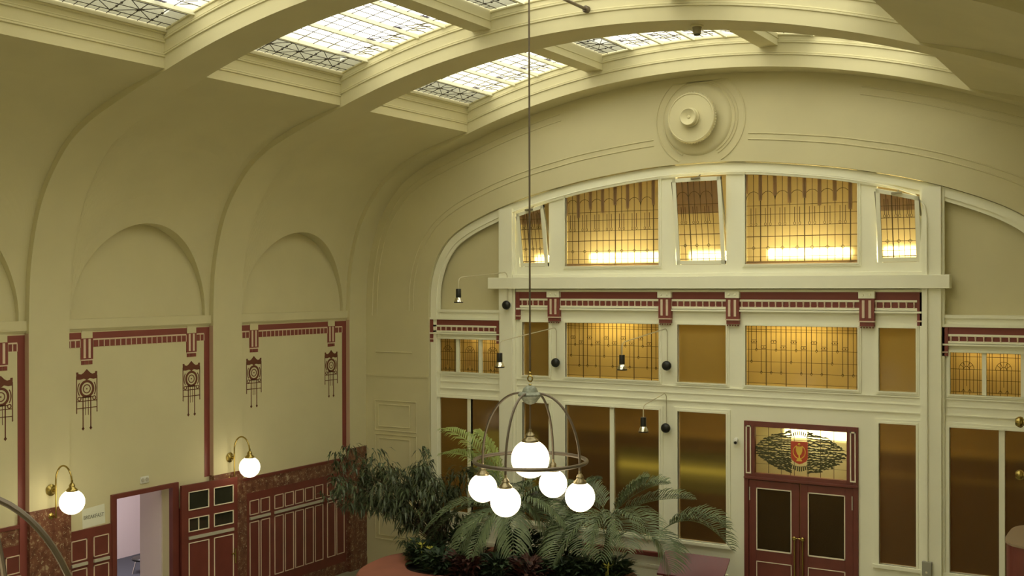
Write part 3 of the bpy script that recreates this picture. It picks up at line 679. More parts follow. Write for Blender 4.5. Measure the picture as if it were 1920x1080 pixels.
for za, zb, st_ in ((1.93, 2.05, .35), (2.05, 2.2, .12), (1.66, 1.80, .35), (1.45, 1.66, .16)): t = MB(); t.box(-9.6, -7.3, 20.1, 20.2, za, zb); t.build('dim_light_strip', emis('lit_dim_yellow_strip', (.72, .70, .15), st_), e)
for xx in (-9.1, -7.3): t = MB(); t.box(xx, xx+.04, 20.12, 20.18, FZ, 1.45); t.build('leg', BLACK, e)

# ------------------------------------------------------------------ left wall decoration and wainscot
WXF = WX
def ornament(parent, yc, zc=3.84):
    m = MB(); F = lambda u, v, d: (d, yc+u, zc+v); D0, D1 = WXF-.001, WXF+.004
    m.prism([(-.19, .26), (-.155, .26), (-.15, .235), (-.10, .225), (-.06, .245), (0, .30), (.06, .245), (.10, .225), (.15, .235), (.155, .26), (.19, .26), (.185, .15), (.12, .145), (.05, .16), (0, .13), (-.05, .16), (-.12, .145), (-.185, .15)], F, D0, D1)
    def ring(r0, r1, a0=0, a1=360, n=28):
        for k in range(n):
            t0, t1 = R(a0+(a1-a0)*k/n), R(a0+(a1-a0)*(k+1)/n)
            m.prism([(r0*math.cos(t0), r0*math.sin(t0)), (r1*math.cos(t0), r1*math.sin(t0)), (r1*math.cos(t1), r1*math.sin(t1)), (r0*math.cos(t1), r0*math.sin(t1))], F, D0, D1)
    ring(.098, .135); ring(.055, .07); ring(0.001, .012, n=8); ring(.155, .17, -35, 35, 8); ring(.155, .17, 145, 215, 8)
    bar = lambda a, b_, c, d: m.prism([(a, c), (b_, c), (b_, d), (a, d)], F, D0, D1)
    for s in (-1, 1):
        bar(s*.185-.007, s*.185+.007, -.35, .2); bar(s*.07-.008, s*.07+.008, -.60, -.11); bar(s*.025-.004, s*.025+.004, -.40, -.13)
        m.prism([(s*.07, -.57), (s*.07+.026, -.60), (s*.07, -.63), (s*.07-.026, -.60)], F, D0, D1)
        m.prism([(s*.185-.012, -.35), (s*.185+.012, -.35), (s*.185, -.37)], F, D0, D1)
        for k in range(8):
            t0, t1 = R(45*k), R(45*(k+1)); c0, c1 = .022, .036
            m.prism([(s*.135+c0*math.cos(t0), -.145+c0*math.sin(t0)), (s*.135+c1*math.cos(t0), -.145+c1*math.sin(t0)), (s*.135+c1*math.cos(t1), -.145+c1*math.sin(t1)), (s*.135+c0*math.cos(t1), -.145+c0*math.sin(t1))], F, D0, D1)
    bar(-.185, .185, -.19, -.178); bar(-.185, .185, -.295, -.283); bar(-.11, .11, -.135, -.12)
    o = m.build('stencil_ornament', STEN, parent)
def wall_frieze(parent, y0, y1, centres):
    m = MB(); D0 = WXF-.001
    zt = 4.70; zb = 4.60
    def bx(a, b_, c, d, mi, t=.004): m.box(D0, WXF+t, a, b_, c, d, mi)
    bx(y0, y1, zb, zt, 0, .006); ys_ = [y0]+[v for c in centres for v in (c-.115, c+.115)]+[y1-.13]
    for a, b_ in zip(ys_[::2], ys_[1::2]):
        bx(a, b_, 4.582, zb, 1, .008); n = max(2, round((b_-a)/.105)); d = (b_-a)/n
        for k in range(n): bx(a+d*k+.01, a+d*(k+1)-.01, 4.475, 4.575, 0, .005); bx(a+d*(k+1)-.008, a+d*(k+1)+.006, 4.47, 4.585, 1, .009)
    bx(y1-.125, y1-.005, 2.14 if y0 > 14 else 2.14, zt, 0, .005); bx(y1-.137, y1-.125, 4.47, 4.585, 1, .007)
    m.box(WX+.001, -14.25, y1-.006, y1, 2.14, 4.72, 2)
    if 7 < y0 < 8: m.box(WX, WX+.05, y1-.13, y1-.004, FZ, 2.14, 0)
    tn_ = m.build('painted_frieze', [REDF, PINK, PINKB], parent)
    for c in centres:
        q = MB(); q.box(D0, WXF+.012, c-.10, c+.10, zb+.01, zt+.03, 1); q.box(D0, WXF+.010, c-.112, c+.112, 4.29, 4.635, 0)
        for s in (-1, 1): q.box(D0, WXF+.014, c+s*.045-.02, c+s*.045+.02, 4.31, 4.60, 2)
        q.box(D0, WXF+.014, c-.112, c+.112, 4.272, 4.288, 2)
        for k in range(3): q.box(D0, WXF+.008, c-.10+.07*k, c-.10+.06+.07*k, 4.21, 4.268, 0)
        q.build('frieze_bracket', [REDF, PLASTER, PINK], parent)
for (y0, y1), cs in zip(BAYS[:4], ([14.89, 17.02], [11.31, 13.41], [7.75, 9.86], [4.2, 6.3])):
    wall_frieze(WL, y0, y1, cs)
    for c in cs: ornament(WL, c)
def wainscot(y0, y1, groups, label, top=1.70, rail=1.265, marble=True):
    x = WX
    m = MB()
    if marble:
        m.box(x, x+.03, y0, y1, top, 1.98); m.box(x, x+.032, y0, y1, 1.93, 1.94)
        m.box(x, x+.035, y0, y1, FZ, -.08)
        m.box(x, x+.03, y0, y0+.17, -.08, top); m.box(x, x+.03, y1-.06, y1, -.08, top)
        trim(m, MARBLE, 'mottled red marble border around '+label, cat='cladding')
        y0 += .17; y1 -= .06
    w = MB()
    if marble: w.box(x, x+.045, y0-.17, y1+.06, 1.935, 1.985, 0)
    w.box(x, x+.035, y0, y1, -.08 if marble else FZ, top, 0); X1 = x+.035
    def loop(a, b_, c, d):
        t = .014; w.box(X1, X1+.012, a, a+t, c, d, 1); w.box(X1, X1+.012, b_-t, b_, c, d, 1); w.box(X1, X1+.012, a, b_, c, c+t, 1); w.box(X1, X1+.012, a, b_, d-t, d, 1)
    tot = sum(groups); gap = .05; Wd = y1-y0-.08-gap*(len(groups)-1)*1.6; pw = Wd/tot; y = y0+.04
    for gi, g in enumerate(groups):
        ya = y
        for k in range(g): loop(y+.02, y+pw-.02, rail+.035, top-.14); loop(y+.02, y+pw-.02, .10, rail-.09); y += pw
        w.box(X1, X1+.03, ya+.02, y-.02, rail-.045, rail, 2); y += gap*1.6
    tn[0] += 1; o = w.build('trim_%d' % tn[0], [RED, PINK, RAILG]); tag(o, label, 'wainscot', None, 'structure')
wainscot(14.5, 17.48, [2, 5, 2], 'dark red panelled wainscot between the farther globe lamp and the palms')
wainscot(10.93, 11.735, [1, 1], 'narrow dark red wainscot under the breakfast sign', marble=False, top=1.71, rail=1.22)
wainscot(13.10, 13.82, [2], 'dark red wainscot behind the open door leaf', marble=False)
wainscot(7.36, 10.25, [2, 5, 2], 'dark red panelled wainscot at the left edge')
wainscot(3.78, 6.68, [2, 5, 2], 'dark red panelled wainscot outside the left edge')
# side door
sd = empty('door_2', (WX, 12.4, FZ), 'open doorway with dark red frame and glazed leaf folded back', 'door', None, 'structure')
m = MB()
for c in cells(11.74, 13.09, FZ, 2.15, [(11.83, 12.96, FZ-.1, DZ)]): m.box(WX-.05, WX+.045, c[0], c[1], c[2], c[3])
m.build('door_frame', RED, sd, bevel=.004)
# leaf hinged at far jamb
h0 = Vector((WX+.07, 13.09, 0)); e1 = Vector((-14.13, 14.22, 0)); du = (e1-h0).normalized(); LW = (e1-h0).length; nn = Vector((du.y, -du.x, 0))
def LP(u, v, d): p = h0+du*u+nn*d; return (p.x, p.y, v)
def lbox(m, a, b_, c, d, t0, t1, mi=0): m.prism([(a, c), (b_, c), (b_, d), (a, d)], LP, t0, t1, mi)
top = 2.09; lf = MB(); A1, A2, A3, A4 = .13, .54, .64, LW-.09
hs = [(A1, A2, 1.66, 1.97), (A3, A4, 1.66, 1.97), (A1, A2, 1.30, 1.53), (A3, A4, 1.30, 1.53)]
for c in cells(0, LW, FZ+.02, top, hs): lbox(lf, c[0], c[1], c[2], c[3], 0, .045)
leaf = lf.build('door_leaf', RED, sd)
g = MB()
for a, b_, c, d in hs: lbox(g, a, b_, c, d, .018, .026)
g.build('glass_pane', mat('dark_reflecting_glass', (.03, .03, .02), .08, 0, spec=.8), leaf)
g = MB()
for a, b_, c, d in hs+[(A1, A2, FZ+.2, 1.12), (A3, A4, FZ+.2, 1.12)]:
    t = .014
    for q in ((a, a+t, c, d), (b_-t, b_, c, d), (a, b_, c, c+t), (a, b_, d-t, d)): lbox(g, *q, .04, .056)
lbox(g, (A1+A2)/2-.006, (A1+A2)/2+.006, 1.30, 1.53, .03, .05)
g.build('cream_beading', CREAML, leaf); g = MB(); lbox(g, A1, A4, 1.175, 1.225, .045, .07); g.build('grey_rail', RAILG, leaf)
g = MB(); p = LP(LW-.05, .78, .06); g.tube([LP(LW-.05, .78, .045), p, LP(LW-.16, .78, .09)], .012, 8); g.tube([LP(LW-.05, .60, .05), LP(LW-.05, .86, .05)], .016, 8); g.build('door_handle', BRASS, leaf, smooth=True)
# breakfast room beyond
m = MB(); m.box(-19.2, -19.1, 9.0, 18, FZ, 3.2); m.box(-19.2, WX-.25, 17.9, 18.0, FZ, 3.2); m.box(-19.2, WX-.25, 9.0, 9.1, FZ, 3.2); m.box(-19.2, WX-.25, 9, 18, 3.1, 3.2)
m.box(-15.10, WX-.24, 12.965, 13.06, FZ, 3.1)
trim(m, LILAC, 'pale lilac walls of the room beyond the open side door', cat='wall')
m = MB(); m.box(-19.2, WX-.0, 9, 18, FZ-.1, FZ+.002); trim(m, DARKF, 'dark carpet of the room beyond the open side door', cat='carpet')
e = empty('ceiling_lamp', (-17.3, 13.6, 3.05), 'unseen ceiling lamp panel added to light the room beyond the side door', 'lamp'); t = MB(); t.box(-18.2, -16.4, 12.6, 14.6, 3.04, 3.06); t.build('diffuser', emis('lit_lamp_panel', (1, .88, .90), 16), e); t = MB(); t.box(-18.25, -16.35, 12.55, 14.65, 3.06, 3.10); t.build('housing', WHITE, e)  # unseen lamp, put in to brighten the lilac walls
e = empty('stool', (-17.75, 15.3, FZ), 'small low dark stool on the carpet beyond the side doorway', 'stool'); t = MB(); t.lathe([(.02, .26), (.20, .27), (.21, .30), (.19, .32), (.0, .325)], (-17.75, 15.3, FZ), n=24); t.build('seat', BLACK, e, smooth=True)
for k in range(3): a = 2.1*k; t = MB(); t.tube([(-17.75+.12*math.cos(a), 15.3+.12*math.sin(a), FZ+.27), (-17.75+.19*math.cos(a), 15.3+.19*math.sin(a), FZ)], .014, 8); t.build('leg', CHROME, e)
# sign
sg_ = empty('sign', (WX+.01, 11.42, 1.85), 'white paper sign reading BREAKFAST beside the side doorway', 'sign')
m = MB(); m.prism([(11.225, 1.715), (11.64, 1.735), (11.625, 2.035), (11.215, 2.01)], lambda u, v, d: (d, u, v), WX-.0005, WX+.004); m.build('sheet', mat('white_paper', (.78, .79, .66), .7), sg_)
tc = bpy.data.curves.new('t', 'FONT'); tc.body = 'BREAKFAST'; tc.size = .082; tc.align_x = 'CENTER'; tc.align_y = 'CENTER'; tc.extrude = .001
to = bpy.data.objects.new('t', tc); COL.objects.link(to); dg = bpy.context.evaluated_depsgraph_get(); me = bpy.data.meshes.new_from_object(to.evaluated_get(dg)); bpy.data.objects.remove(to)
me.materials.clear(); me.materials.append(mat('grey_ink', (.16, .16, .13), .6)); lt = bpy.data.objects.new('lettering', me); COL.objects.link(lt); lt.parent = sg_
lt.rotation_euler = (R(90), 0, R(90)); lt.location = (-.004, .005, .025); lt.scale = (.88, 1, 1)
eb = empty('socket_plate', (WX+.01, 12.4, 2.29), 'small white socket plate above the side doorway', 'socket'); m = MB(); m.box(WX, WX+.02, 12.315, 12.485, 2.235, 2.345); m.build('plate', WHITE, eb, bevel=.004)
for k in range(2): m = MB(); m.lathe([(.032, 0), (.032, .012), (.024, .014)], (WX+.018, 12.358+.084*k, 2.29), (1, 0, 0), 16); m.build('outlet', RAILG, eb)

# ------------------------------------------------------------------ lamps
def globe(parent, c, r, capmat):
    g = MB(); g.sphere(c, r); gl = g.build('globe', GLOBE, parent, smooth=True)
    k = MB(); z = r*.93; q = MB()
    q.lathe([(r*.44, z-.03), (r*.46, z), (r*.42, z+.02), (r*.26, z+.045), (r*.22, z+.06), (r*.25, z+.075), (r*.17, z+.10), (r*.09, z+.115), (.016, z+.15)], c, n=20)
    q.build('cap', capmat, gl, smooth=True); return z+.15
def wall_lamp(y, lab):
    x0 = -14.248; z0 = 2.416
    e = empty('globe_wall_lamp', (x0, y, z0), lab, 'wall lamp', 'opal globe lamps on brass swan necks')
    m = MB(); m.lathe([(.085, 0), (.085, .015), (.06, .03), (.035, .05), (.03, .07)], (x0, y, z0), (1, 0, 0), 24); m.build('rosette', BRASS, e, smooth=True)
    m = MB(); m.lathe([(.05, 0), (.05, .012), (.03, .03), (.014, .032), (.014, .115)], (x0, y, z0-.38), (1, 0, 0), 20); m.build('lower_rosette', BRASS, e, smooth=True)
    cx = x0+.115; gx = cx+.36; pts = [(cx, y, z0-.40), (cx, y, z0+.12)]+[(cx+.18-.18*math.cos(t), y, z0+.14+.24*math.sin(t)) for t in [math.pi*k/16 for k in range(17)]]+[(gx, y, z0+.06)]
    m = MB(); m.tube(pts, .013, 10); m.build('swan_neck', BRASS, e, smooth=True)
    m = MB(); m.tube([(x0+.05, y, z0), (cx, y, z0)], .018, 8); m.build('bracket', BRASS, e, smooth=True)
    globe(e, Vector((gx, y, z0-.13)), .178, BRASS); return e
wall_lamp(10.60, 'globe wall lamp left of the breakfast sign, on the nearer pilaster')
wall_lamp(14.19, 'globe wall lamp above the open side door leaf, on the farther pilaster')
def chandelier(lab):
    c = Vector((-7.05, 12.2, 4.06)); e = empty('chandelier', c, lab, 'chandelier', 'five-globe ring chandeliers')
    m = MB(); m.tube([(c.x, c.y, 9.2), (c.x, c.y, 4.27)], .012, 8); m.build('suspension_rod', IRON, e)
    m = MB(); m.tube([(c.x+.034*math.cos(t), c.y, 4.225+.038*math.sin(t)) for t in [2*math.pi*k/16 for k in range(16)]], .010, 6, closed=True); m.lathe([(.012, .10), (.02, .09), (.012, .07), (.022, .05), (.02, .02)], c, n=12); m.lathe([(.022, .20), (.012, .215), (.02, .24), (.01, .26)], c, n=12); m.build('hook', BRASS, e, smooth=True)
    m = MB(); m.lathe([(.02, .08), (.05, .07), (.085, .045), (.10, .0), (.135, -.01), (.155, -.03), (.155, -.05), (.13, -.062), (.12, -.08), (.10, -.10), (.085, -.125), (.05, -.15), (.02, -.16)], c, n=32); m.build('hub', PATINA, e, smooth=True)
    RR = .71; zr = 3.19-4.06; rot = R(4)
    for k in range(4):
        a = rot+math.pi/2*k; d = Vector((math.cos(a), math.sin(a), 0)); rr = RR-.03
        pts = [c+d*(.13+(rr-.13)*math.sin(t))+Vector((0, 0, -.02-(.86)*(1-math.cos(t)))) for t in [math.pi/2*q/18 for q in range(19)]]
        zend = zr-.115 ; pts.append(c+d*rr+Vector((0, 0, zend)))
        m = MB(); m.tube(pts, .0155, 8); m.build('arm', IRON, e, smooth=True)
        globe(e, c+d*rr+Vector((0, 0, zend-.28)), .185, CAPM)
    m = MB(); m.tube([c+Vector((RR*math.cos(t), RR*math.sin(t), zr)) for t in [2*math.pi*k/64 for k in range(64)]], .024, 10, closed=True); m.build('ring', IRON, e, smooth=True)
    m = MB(); m.tube([c+Vector((0, 0, -.15)), c+Vector((0, 0, -.50))], .010, 8); m.build('drop_rod', IRON, e)
    globe(e, c+Vector((0, 0, -.845)), .242, CAPM); return e
CH = chandelier('ring chandelier with five lit globes in front of the palms')
bar = empty('ceiling_bar', (-7.05, 12.4, 9.2), 'grey metal bar with a knob end under the skylight, carrying the chandelier rod', 'bar')
m = MB(); m.tube([(-7.05, 10.93, 9.2), (-7.05, 13.82, 9.2)], .022, 10); m.build('bar', IRON, bar)
m = MB(); m.lathe([(.035, 0), (.05, .015), (.05, .07), (.035, .09)], (-7.05, 13.82, 9.2), (0, -1, 0), 20); m.build('end_socket', IRON, bar, smooth=True)
C2 = copy_tree(CH); C2.location = (-7.05, 4.4, 4.06); C2.scale = (1.45, 1.45, 1.45); C2.rotation_euler.z = R(27)
for ch in C2.children:
    if ch.name.startswith('suspension_rod'): ch.scale = (.69, .69, .69)
B2 = copy_tree(bar); B2.location.y += 3.78-10.93; B2['label'] = 'metal bar under the skylight of a nearer bay, outside the view'; C2['label'] = 'nearer chandelier, only one curved arm showing at the bottom left corner'; C2.name = 'chandelier.001'
def spot(bx, bz, tz, dx, L, hz, lab, base=(-.0, 0)):
    y0 = YF-.02 if not -11.1 < bx < -10.75 else 17.995
    e = empty('spotlight', (bx, y0, bz), lab, 'spotlight', 'small black spotlights on wire arms')
    m = MB(); m.lathe([(.045, 0), (.05, .03), (.075, .05), (.085, .08), (.08, .11), (.055, .135), (.02, .145)], (bx, y0, bz), (0, -1, 0), 24); m.build('wall_mount', BLACK, e, smooth=True)
    yr = y0-.05; end = Vector((bx+dx, y0-L, hz+.30))
    m = MB(); m.tube([(bx, yr, bz+.06), (bx, yr, tz-.06), (bx-.004, yr-.02, tz-.02), (bx-.01, yr-.06, tz), (end.x+.0, end.y+.09, end.z+.12), (end.x, end.y+.02, end.z+.09), (end.x, end.y, end.z+.04), (end.x, end.y, end.z-.1)], .0085, 8); m.build('arm', WIRE, e, smooth=True)
    m = MB(); m.lathe([(.045, .16), (.048, .155), (.048, .0)], (end.x, end.y, hz+.05), n=20); hs_ = m.build('lamp_housing', BLACK, e, smooth=True)
    m = MB(); m.lathe([(.048, .052), (.062, .03), (.075, .0), (.083, -.025)], (end.x, end.y, hz), n=20); m.build('reflector', CHROME, hs_, smooth=True)
    m = MB(); m.lathe([(.084, -.025), (.085, -.045), (.06, -.046)], (end.x, end.y, hz), n=20); m.build('rim', BLACK, hs_, smooth=True)
spot(-10.86, 5.03, 5.64, -.36, 1.15, 5.13, 'spotlight on the left post, highest of the four, hanging before plain plaster')
spot(-9.86, 3.98, 4.62, -.36, 1.45, 4.01, 'spotlight reaching left towards the small leaded panes')
spot(-7.67, 4.0, 4.64, -.32, 1.2, 4.03, 'spotlight hanging before the wide leaded window of the middle row')
spot(-7.69, 2.92, 3.52, -.12, .75, 2.96, 'lowest spotlight, hanging over the tall two-light window')
e = empty('security_camera', (-6.45, YF, 2.78), 'small pale security camera left of the double door', 'camera'); m = MB(); m.lathe([(.03, 0), (.03, .03), (.015, .05)], (-6.45, YF, 2.80), (0, -1, 0), 12); m.build('mount', WHITE, e, smooth=True)
m = MB(); m.tube([(-6.45, YF-.05, 2.79), (-6.42, YF-.14, 2.76)], .035, 12); m.build('body', WHITE, e, smooth=True); m = MB(); m.tube([(-6.42, YF-.141, 2.76), (-6.418, YF-.15, 2.757)], .024, 12); m.build('lens', BLACK, e)
e = empty('smoke_detector', (-5.58, 14.15, 8.87), 'small beige smoke detector under the crown of the second rib', 'detector'); zc_ = vz(-5.58); m = MB(); m.lathe([(.085, 0), (.085, -.02), (.06, -.03)], (-5.58, 14.15, zc_), n=20); m.build('mounting_plate', PLASTER, e, smooth=True); m = MB(); m.lathe([(.065, -.03), (.05, -.12), (.048, -.125)], (-5.58, 14.15, zc_), n=20); m.build('housing', mat('beige_plastic', (.30, .26, .15), .5), e, smooth=True); m = MB(); m.lathe([(.044, -.125), (.04, -.14)], (-5.58, 14.15, zc_), n=16); m.build('grille', BLACK, e)
# cable conduit
e = empty('conduit', (-3.37, 18.0, 1.0), 'thin cream conduit pipe running over the arched windows and down the right post', 'pipe')
top_ = [(XC-a, 18.03, z) for a, z in offs(OPEN, -.17) if XC-a < -3.9 and XC-a > -10.9 and z > 6]
m = MB(); m.tube(top_+[(-3.55, 18.02, oz(-3.5)-.22), (-3.40, 17.985, 6.6), (-3.37, 17.98, 6.4), (-3.37, 17.98, 1.15)], .014, 8); m.build('pipe', PAINT, e, smooth=True)
m = MB(); m.box(-3.44, -3.30, 17.93, 17.995, .93, 1.15); m.build('junction_box', mat('grey_plastic_box', (.33, .33, .27), .5), e, bevel=.006)
m = MB(); m.lathe([(.018, 0), (.018, .01)], (-3.37, 17.93, .99), (0, -1, 0), 12); m.build('button', CHROME, e)
for zz, lab in ((3.42, 'upper brass rail end at the right edge'), (2.66, 'lower brass rail end at the right edge')):
    e = empty('brass_rail', (-1.7, 17.5, zz), lab, 'rail', 'brass rail ends at the right edge')
    m = MB(); m.tube([(-1.98, 17.5, zz), (-1.2, 17.5, zz)], .05, 16); m.build('tube', BRASS, e, smooth=True)
    m = MB(); m.lathe([(.01, -.09), (.05, -.085), (.075, -.05), (.082, -.02), (.07, .01), (.05, .02)], (-1.98, 17.5, zz), (1, 0, 0), 20); m.build('finial', BRASS, e, smooth=True)
    m = MB(); m.box(-1.32, -1.26, 17.5, 18.12, zz-.02, zz+.02); m.build('bracket', BRASS, e)
# red kiosk at right edge
e = empty('cabinet', (-1.3, 15.1, FZ), 'tall dark red rounded cabinet with a pale brown top, bottom right corner', 'cabinet')
m = MB(); n = 40; pr = [(-1.20+.72*math.copysign(abs(math.cos(t))**.5, math.cos(t)), 15.6+.72*math.copysign(abs(math.sin(t))**.5, math.sin(t))) for t in [2*math.pi*k/n for k in range(n)]]
m.prism(pr, lambda u, v, d: (u, v, d), FZ, 2.17); m.build('body', RED, e)
m = MB(); m.prism([(-1.2+(u+1.2)*1.02, 15.6+(v-15.6)*1.02) for u, v in pr], lambda u, v, d: (u, v, d), 2.17, 2.20); m.build('top', mat('pale_brown_laminate', (.28, .2, .13), .4), e)
# tilted glossy board
e = empty('lectern', (-6.75, 17.3, FZ), 'glossy dark red sloping desk top beside the double door, behind the palm fronds', 'lectern')
m = MB(); m.prism([(-7.45, 0), (-6.32, 0), (-6.32, 1), (-7.45, 1)], lambda u, v, d: (u, 17.05+.36*v, .62+.30*v+d), 0, .03); m.build('sloping_top', mat('glossy_red_laminate', (.20, .04, .045), .28), e)
m = MB(); m.box(-7.38, -6.40, 17.15, 17.38, FZ, .62); m.build('body', RED, e)

# ------------------------------------------------------------------ planter and plants
def smooth_closed(P, n=6):
    N = len(P); out = []
    for i in range(N):
        p0, p1, p2, p3 = P[i-1], P[i], P[(i+1) % N], P[(i+2) % N]
        for k in range(n):
            t = k/n; out.append(tuple(.5*((2*p1[j])+(-p0[j]+p2[j])*t+(2*p0[j]-5*p1[j]+4*p2[j]-p3[j])*t*t+(-p0[j]+3*p1[j]-3*p2[j]+p3[j])*t**3) for j in (0, 1)))
    return out
outer = smooth_closed([(-11.72, 15.0), (-11.7, 15.5), (-11.35, 16.1), (-10.7, 16.75), (-9.5, 16.95), (-8.4, 16.85), (-7.6, 16.5), (-7.3, 15.9), (-7.7, 15.3), (-8.7, 14.8), (-10.1, 14.3), (-11.1, 13.95), (-11.55, 14.35)])
cxp, cyp = -9.4, 15.6
inner = smooth_closed([(-11.2, 15.35), (-11.2, 15.65), (-11.0, 16.1), (-10.5, 16.5), (-9.5, 16.72), (-8.5, 16.65), (-7.8, 16.35), (-7.55, 15.9), (-7.85, 15.5), (-8.8, 15.1), (-10.1, 14.75), (-10.7, 14.72), (-11.05, 15.0)])
pl = empty('planter', (cxp, cyp, FZ), 'large terracotta-painted curved planter under the chandelier', 'planter')
m = MB(); ZP = .77
ring = lambda P, z, s=1: [(cxp+(a-cxp)*s, cyp+(b_-cyp)*s, z) for a, b_ in P]
L_ = [ring(outer, FZ, .96), ring(outer, ZP-.10, .99), ring(outer, ZP-.04, 1), ring(outer, ZP, .985), ring(inner, ZP, 1.01), ring(inner, ZP-.03, 1), ring(inner, ZP-.12, 1)]
m.grid([r_+[r_[0]] for r_ in L_]); m.build('basin', TERRA, pl, smooth=True)
m = MB(); m.add(ring(inner, ZP-.08), [tuple(range(len(inner)))]); tag(m.build('soil', SOIL), 'dark soil filling the terracotta planter', 'soil', None, 'stuff')
def frond(m, base, tip, rise, n=34, ll=.32, w=.016, droop=.5, up0=.25, rnd=random.Random(1), rachis=.008):
    b0 = Vector(base); t0 = Vector(tip); ctrl = (b0+t0)/2+Vector((0, 0, rise))
    P = []
    for i in range(25):
        t = i/24; P.append(b0*(1-t)**2+ctrl*2*t*(1-t)+t0*t*t)
    m.tube(P, [rachis*(1-.7*i/24) for i in range(25)], 5)
    for i in range(n):
        t = .18+.82*i/(n-1); f_ = t*24; k = min(int(f_), 23); p = P[k].lerp(P[k+1], f_-k); T_ = (P[min(k+1, 24)]-P[max(k-1, 0)]).normalized()
        sd = T_.cross(Vector((0, 0, 1))); sd = sd.normalized() if sd.length > .05 else Vector((1, 0, 0)); upv = sd.cross(T_)
        L = ll*(math.sin(math.pi*min(1, .12+.9*(t-.18)/.82))**.6*.85+.2)*(.88+.24*rnd.random())
        for s in (-1, 1):
            d = (sd*s*.8+T_*.65+upv*(up0+.1*rnd.random())).normalized()
            a = p; q1 = p+d*L*.45; q2 = p+d*L*.8+Vector((0, 0, -droop*L*.28)); q3 = p+d*L*.98+Vector((0, 0, -droop*L*.62))
            wv = T_.cross(d).cross(d).normalized() if T_.cross(d).length > .01 else upv
            ww = w*(.85+.3*rnd.random()); pts = [(a, ww*.35), (q1, ww), (q2, ww*.75), (q3, .0015)]
            vs = []
            for pp, wd in pts: vs += [pp-wv*wd, pp+wv*wd]
            m.add(vs, [(0, 1, 3, 2), (2, 3, 5, 4), (4, 5, 7, 6)])
def palm(base, crown, fronds, lab, mt, trunk_r=.05, **kw):
    e = empty('palm', base, lab, 'palm', None); rd = random.Random(len(fronds)*7+3)
    m = MB(); B = Vector(base); C = Vector(crown)
    for k in range(3): m.tube([B+Vector((rd.uniform(-.08, .08), rd.uniform(-.08, .08), 0)), B.lerp(C, .5)+Vector((rd.uniform(-.05, .05), 0, 0)), C], [trunk_r, trunk_r*.6, trunk_r*.35], 7)
    m.build('stem', STEMM, e)
    for i, fr in enumerate(fronds):
        tip, rise = fr[0], fr[1]; st = fr[2] if len(fr) > 2 and fr[2] else C; mm = fr[3] if len(fr) > 3 else mt
        m = MB(); frond(m, st, tip, rise, rnd=rd, **kw)
        if (Vector(st)-C).length > .2: m.tube([C.lerp(B, .4), (C.lerp(B, .4)+Vector(st))/2+Vector((0, 0, .15)), Vector(st)], .008, 5)
        m.build('frond', mm, e)
    return e
# front left palm (drooping broad fronds), bright frond lifts behind the chandelier
palm((-9.9, 15.9, .72), (-9.75, 16.0, 1.55), [((-11.05, 16.1, 2.9), .45, (-9.65, 16.0, 1.9), LEAFB), ((-10.9, 15.9, 2.5), .45, (-9.65, 16.0, 1.9), LEAFB), ((-10.2, 15.8, 2.95), .25, (-9.65, 16.0, 1.9), LEAFB), ((-11.1, 15.6, .95), .75), ((-10.9, 15.3, 1.25), .7), ((-10.3, 15.2, .75), .75),
     ((-9.25, 15.5, .85), .95), ((-8.75, 15.9, 1.1), .95), ((-9.0, 16.3, 2.3), .3), ((-8.3, 16.2, 2.05), .55, None, LEAFM), ((-10.6, 16.4, 2.2), .4), ((-9.9, 15.2, 1.0), .6), ((-8.4, 15.8, 1.5), .75)],
     'palm with broad drooping fronds behind the chandelier globes', LEAFM, n=30, ll=.42, w=.017, droop=.6)
palm((-8.02, 16.3, .69), (-7.98, 16.35, 1.62), [((-7.1, 16.7, 2.2), .28), ((-7.35, 16.5, 2.3), .1), ((-6.75, 16.9, 1.95), .25), ((-6.1, 16.7, 1.6), .45, (-7.2, 16.5, 1.42)), ((-6.0, 16.6, 1.3), .65, (-7.2, 16.5, 1.42)), ((-6.85, 16.2, .95), .4, (-7.35, 16.4, 1.4)), ((-9.0, 15.9, .95), .6, (-8.15, 16.2, 1.55)), ((-8.75, 15.6, .75), .65, (-8.15, 16.2, 1.55)), ((-8.5, 15.4, 1.0), .5, (-8.15, 16.2, 1.55)),
     ((-7.75, 15.6, 1.15), .5), ((-7.35, 15.7, 1.3), .5), ((-8.1, 15.6, 1.2), .5), ((-8.7, 16.6, 2.0), .3), ((-8.95, 16.4, 1.6), .45), ((-7.0, 15.9, 1.5), .4)],
     'grey-green feathery palm at the right of the planter, before the tall windows', LEAFM, trunk_r=.045, n=30, ll=.46, w=.010, droop=.5, up0=.45)
palm((-9.3, 16.45, .69), (-9.2, 16.5, 1.3), [((-8.4, 16.9, 2.15), .35), ((-10.1, 16.9, 1.9), .4), ((-9.3, 16.5, 2.1), .3), ((-8.7, 16.4, 1.3), .5), ((-9.9, 16.4, 1.3), .5)], 'darker palm half hidden between the other two palms', LEAFD, n=30, ll=.34, w=.012)
